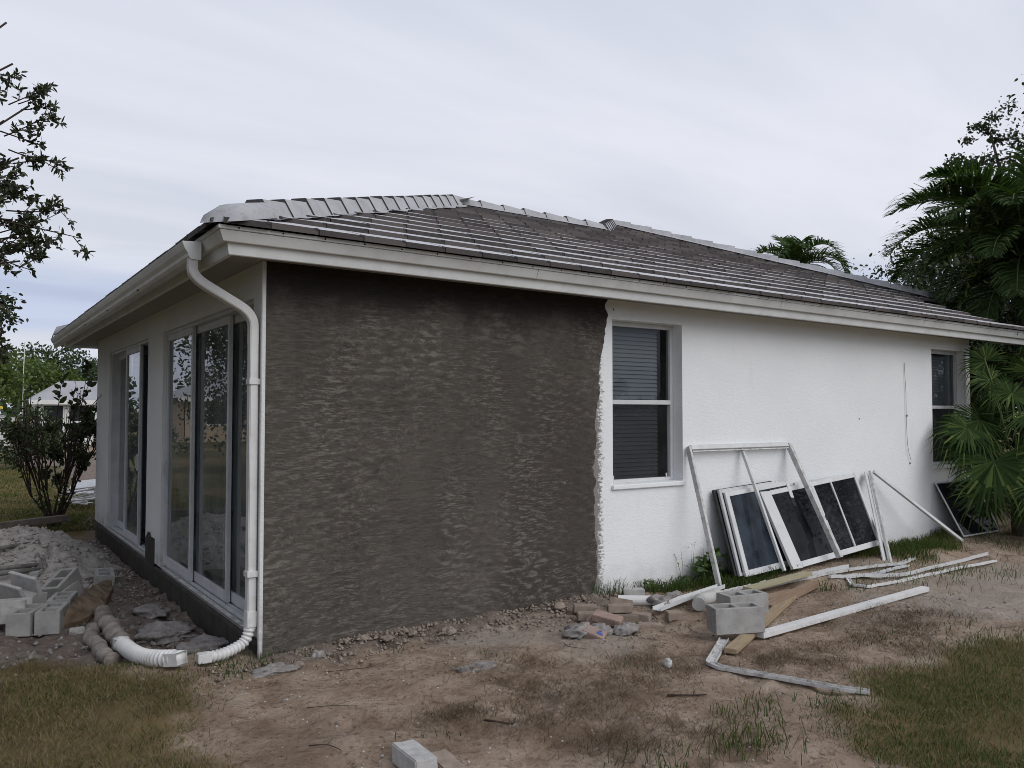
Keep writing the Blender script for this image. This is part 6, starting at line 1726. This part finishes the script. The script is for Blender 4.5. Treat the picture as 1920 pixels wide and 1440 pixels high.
crumbs('dirt_crumbs', x[m_], y[m_], np.abs(r.normal(.006, .005, m_.sum())) + .002, 'clod')
# twigs one can tell apart
for i, (pts, th, lb) in enumerate((([(-.30, -1.78), (-.22, -1.83), (-.19, -1.93)], .0035, 'dark forked twig on the dirt left of the whitish block'),
        ([(.62, -2.0), (.72, -2.13)], .006, 'thick short twig right of the whitish block'),
        ([(1.72, -2.30), (1.88, -2.36), (1.95, -2.40)], .007, 'dark curved root lying before the bent strip'),
        ([(-.12, -1.25), (.02, -1.30), (.14, -1.38)], .002, 'thin twig on the dirt near the left lawn'),
        ([(.25, -.62), (.52, -.72), (.75, -.66)], .002, 'long thin twig parallel to the mortar wall'),
        ([(1.95, -1.0), (1.9, -1.12), (1.98, -1.22)], .0025, 'small hooked twig in front of the mortar lumps'))):
    P = smooth_path([(a, b, gz1(a, b) + th) for a, b in pts], 4, .05)
    mb = MB(); mb.tube(P, [th * (1 - .5 * k / len(P)) for k in range(len(P))], 6)
    k = len(P) // 2
    mb.tube([P[k], P[k] + Vector((.04, .03, .012))], [th * .6, th * .3], 5)
    tag(mb.build('twig', MT['bark_dark'], None, smooth=True), lb, 'twig', 'fallen twigs')
# weeds: vine seedling by the wall and broad leaved weed behind the tall frame
def weed(x, y, n, sp_, hh, L_, label, name='weed'):
    e = empty(name, (x, y, gz1(x, y)), label, 'weed'); C = []
    mb = MB()
    for k in range(n // 6):
        p = Vector((x + random.gauss(0, sp_), y + random.gauss(0, sp_ * .4), 0)); p.z = gz1(p.x, p.y)
        t = p + Vector((random.gauss(0, .05), random.gauss(0, .04), hh * random.uniform(.4, 1.1)))
        mb.tube([p, p.lerp(t, .5) + Vector((.01, 0, .01)), t], [.003, .0025, .0015], 4)
        for q in range(6): C.append(tuple(p.lerp(t, random.uniform(.4, 1.05)) + Vector((random.gauss(0, .02), random.gauss(0, .02), 0))))
    C = np.array(C); m_ = len(C); mb.build('stems', MT['rachis'], e)
    V, F_ = leaf_geo(C, rdir(m_, r) * np.array([1, 1, .4]), rdir(m_, r) * .5 + np.array([0, -.5, 1]), L_ * r.uniform(.6, 1.2, m_), L_ * .8 * r.uniform(.7, 1.1, m_))
    npmesh('leaves', V, F_, MT['weed'], r.random(m_), e)
weed(3.95, -.12, 120, .16, .10, .045, 'low creeping weed at the foot of the white wall')
weed(4.45, -.14, 130, .09, .34, .075, 'broad leaved weed behind the left leg of the open frame')
weed(4.25, -.06, 40, .05, .42, .02, 'wispy seeding weed left of the leaning frame')
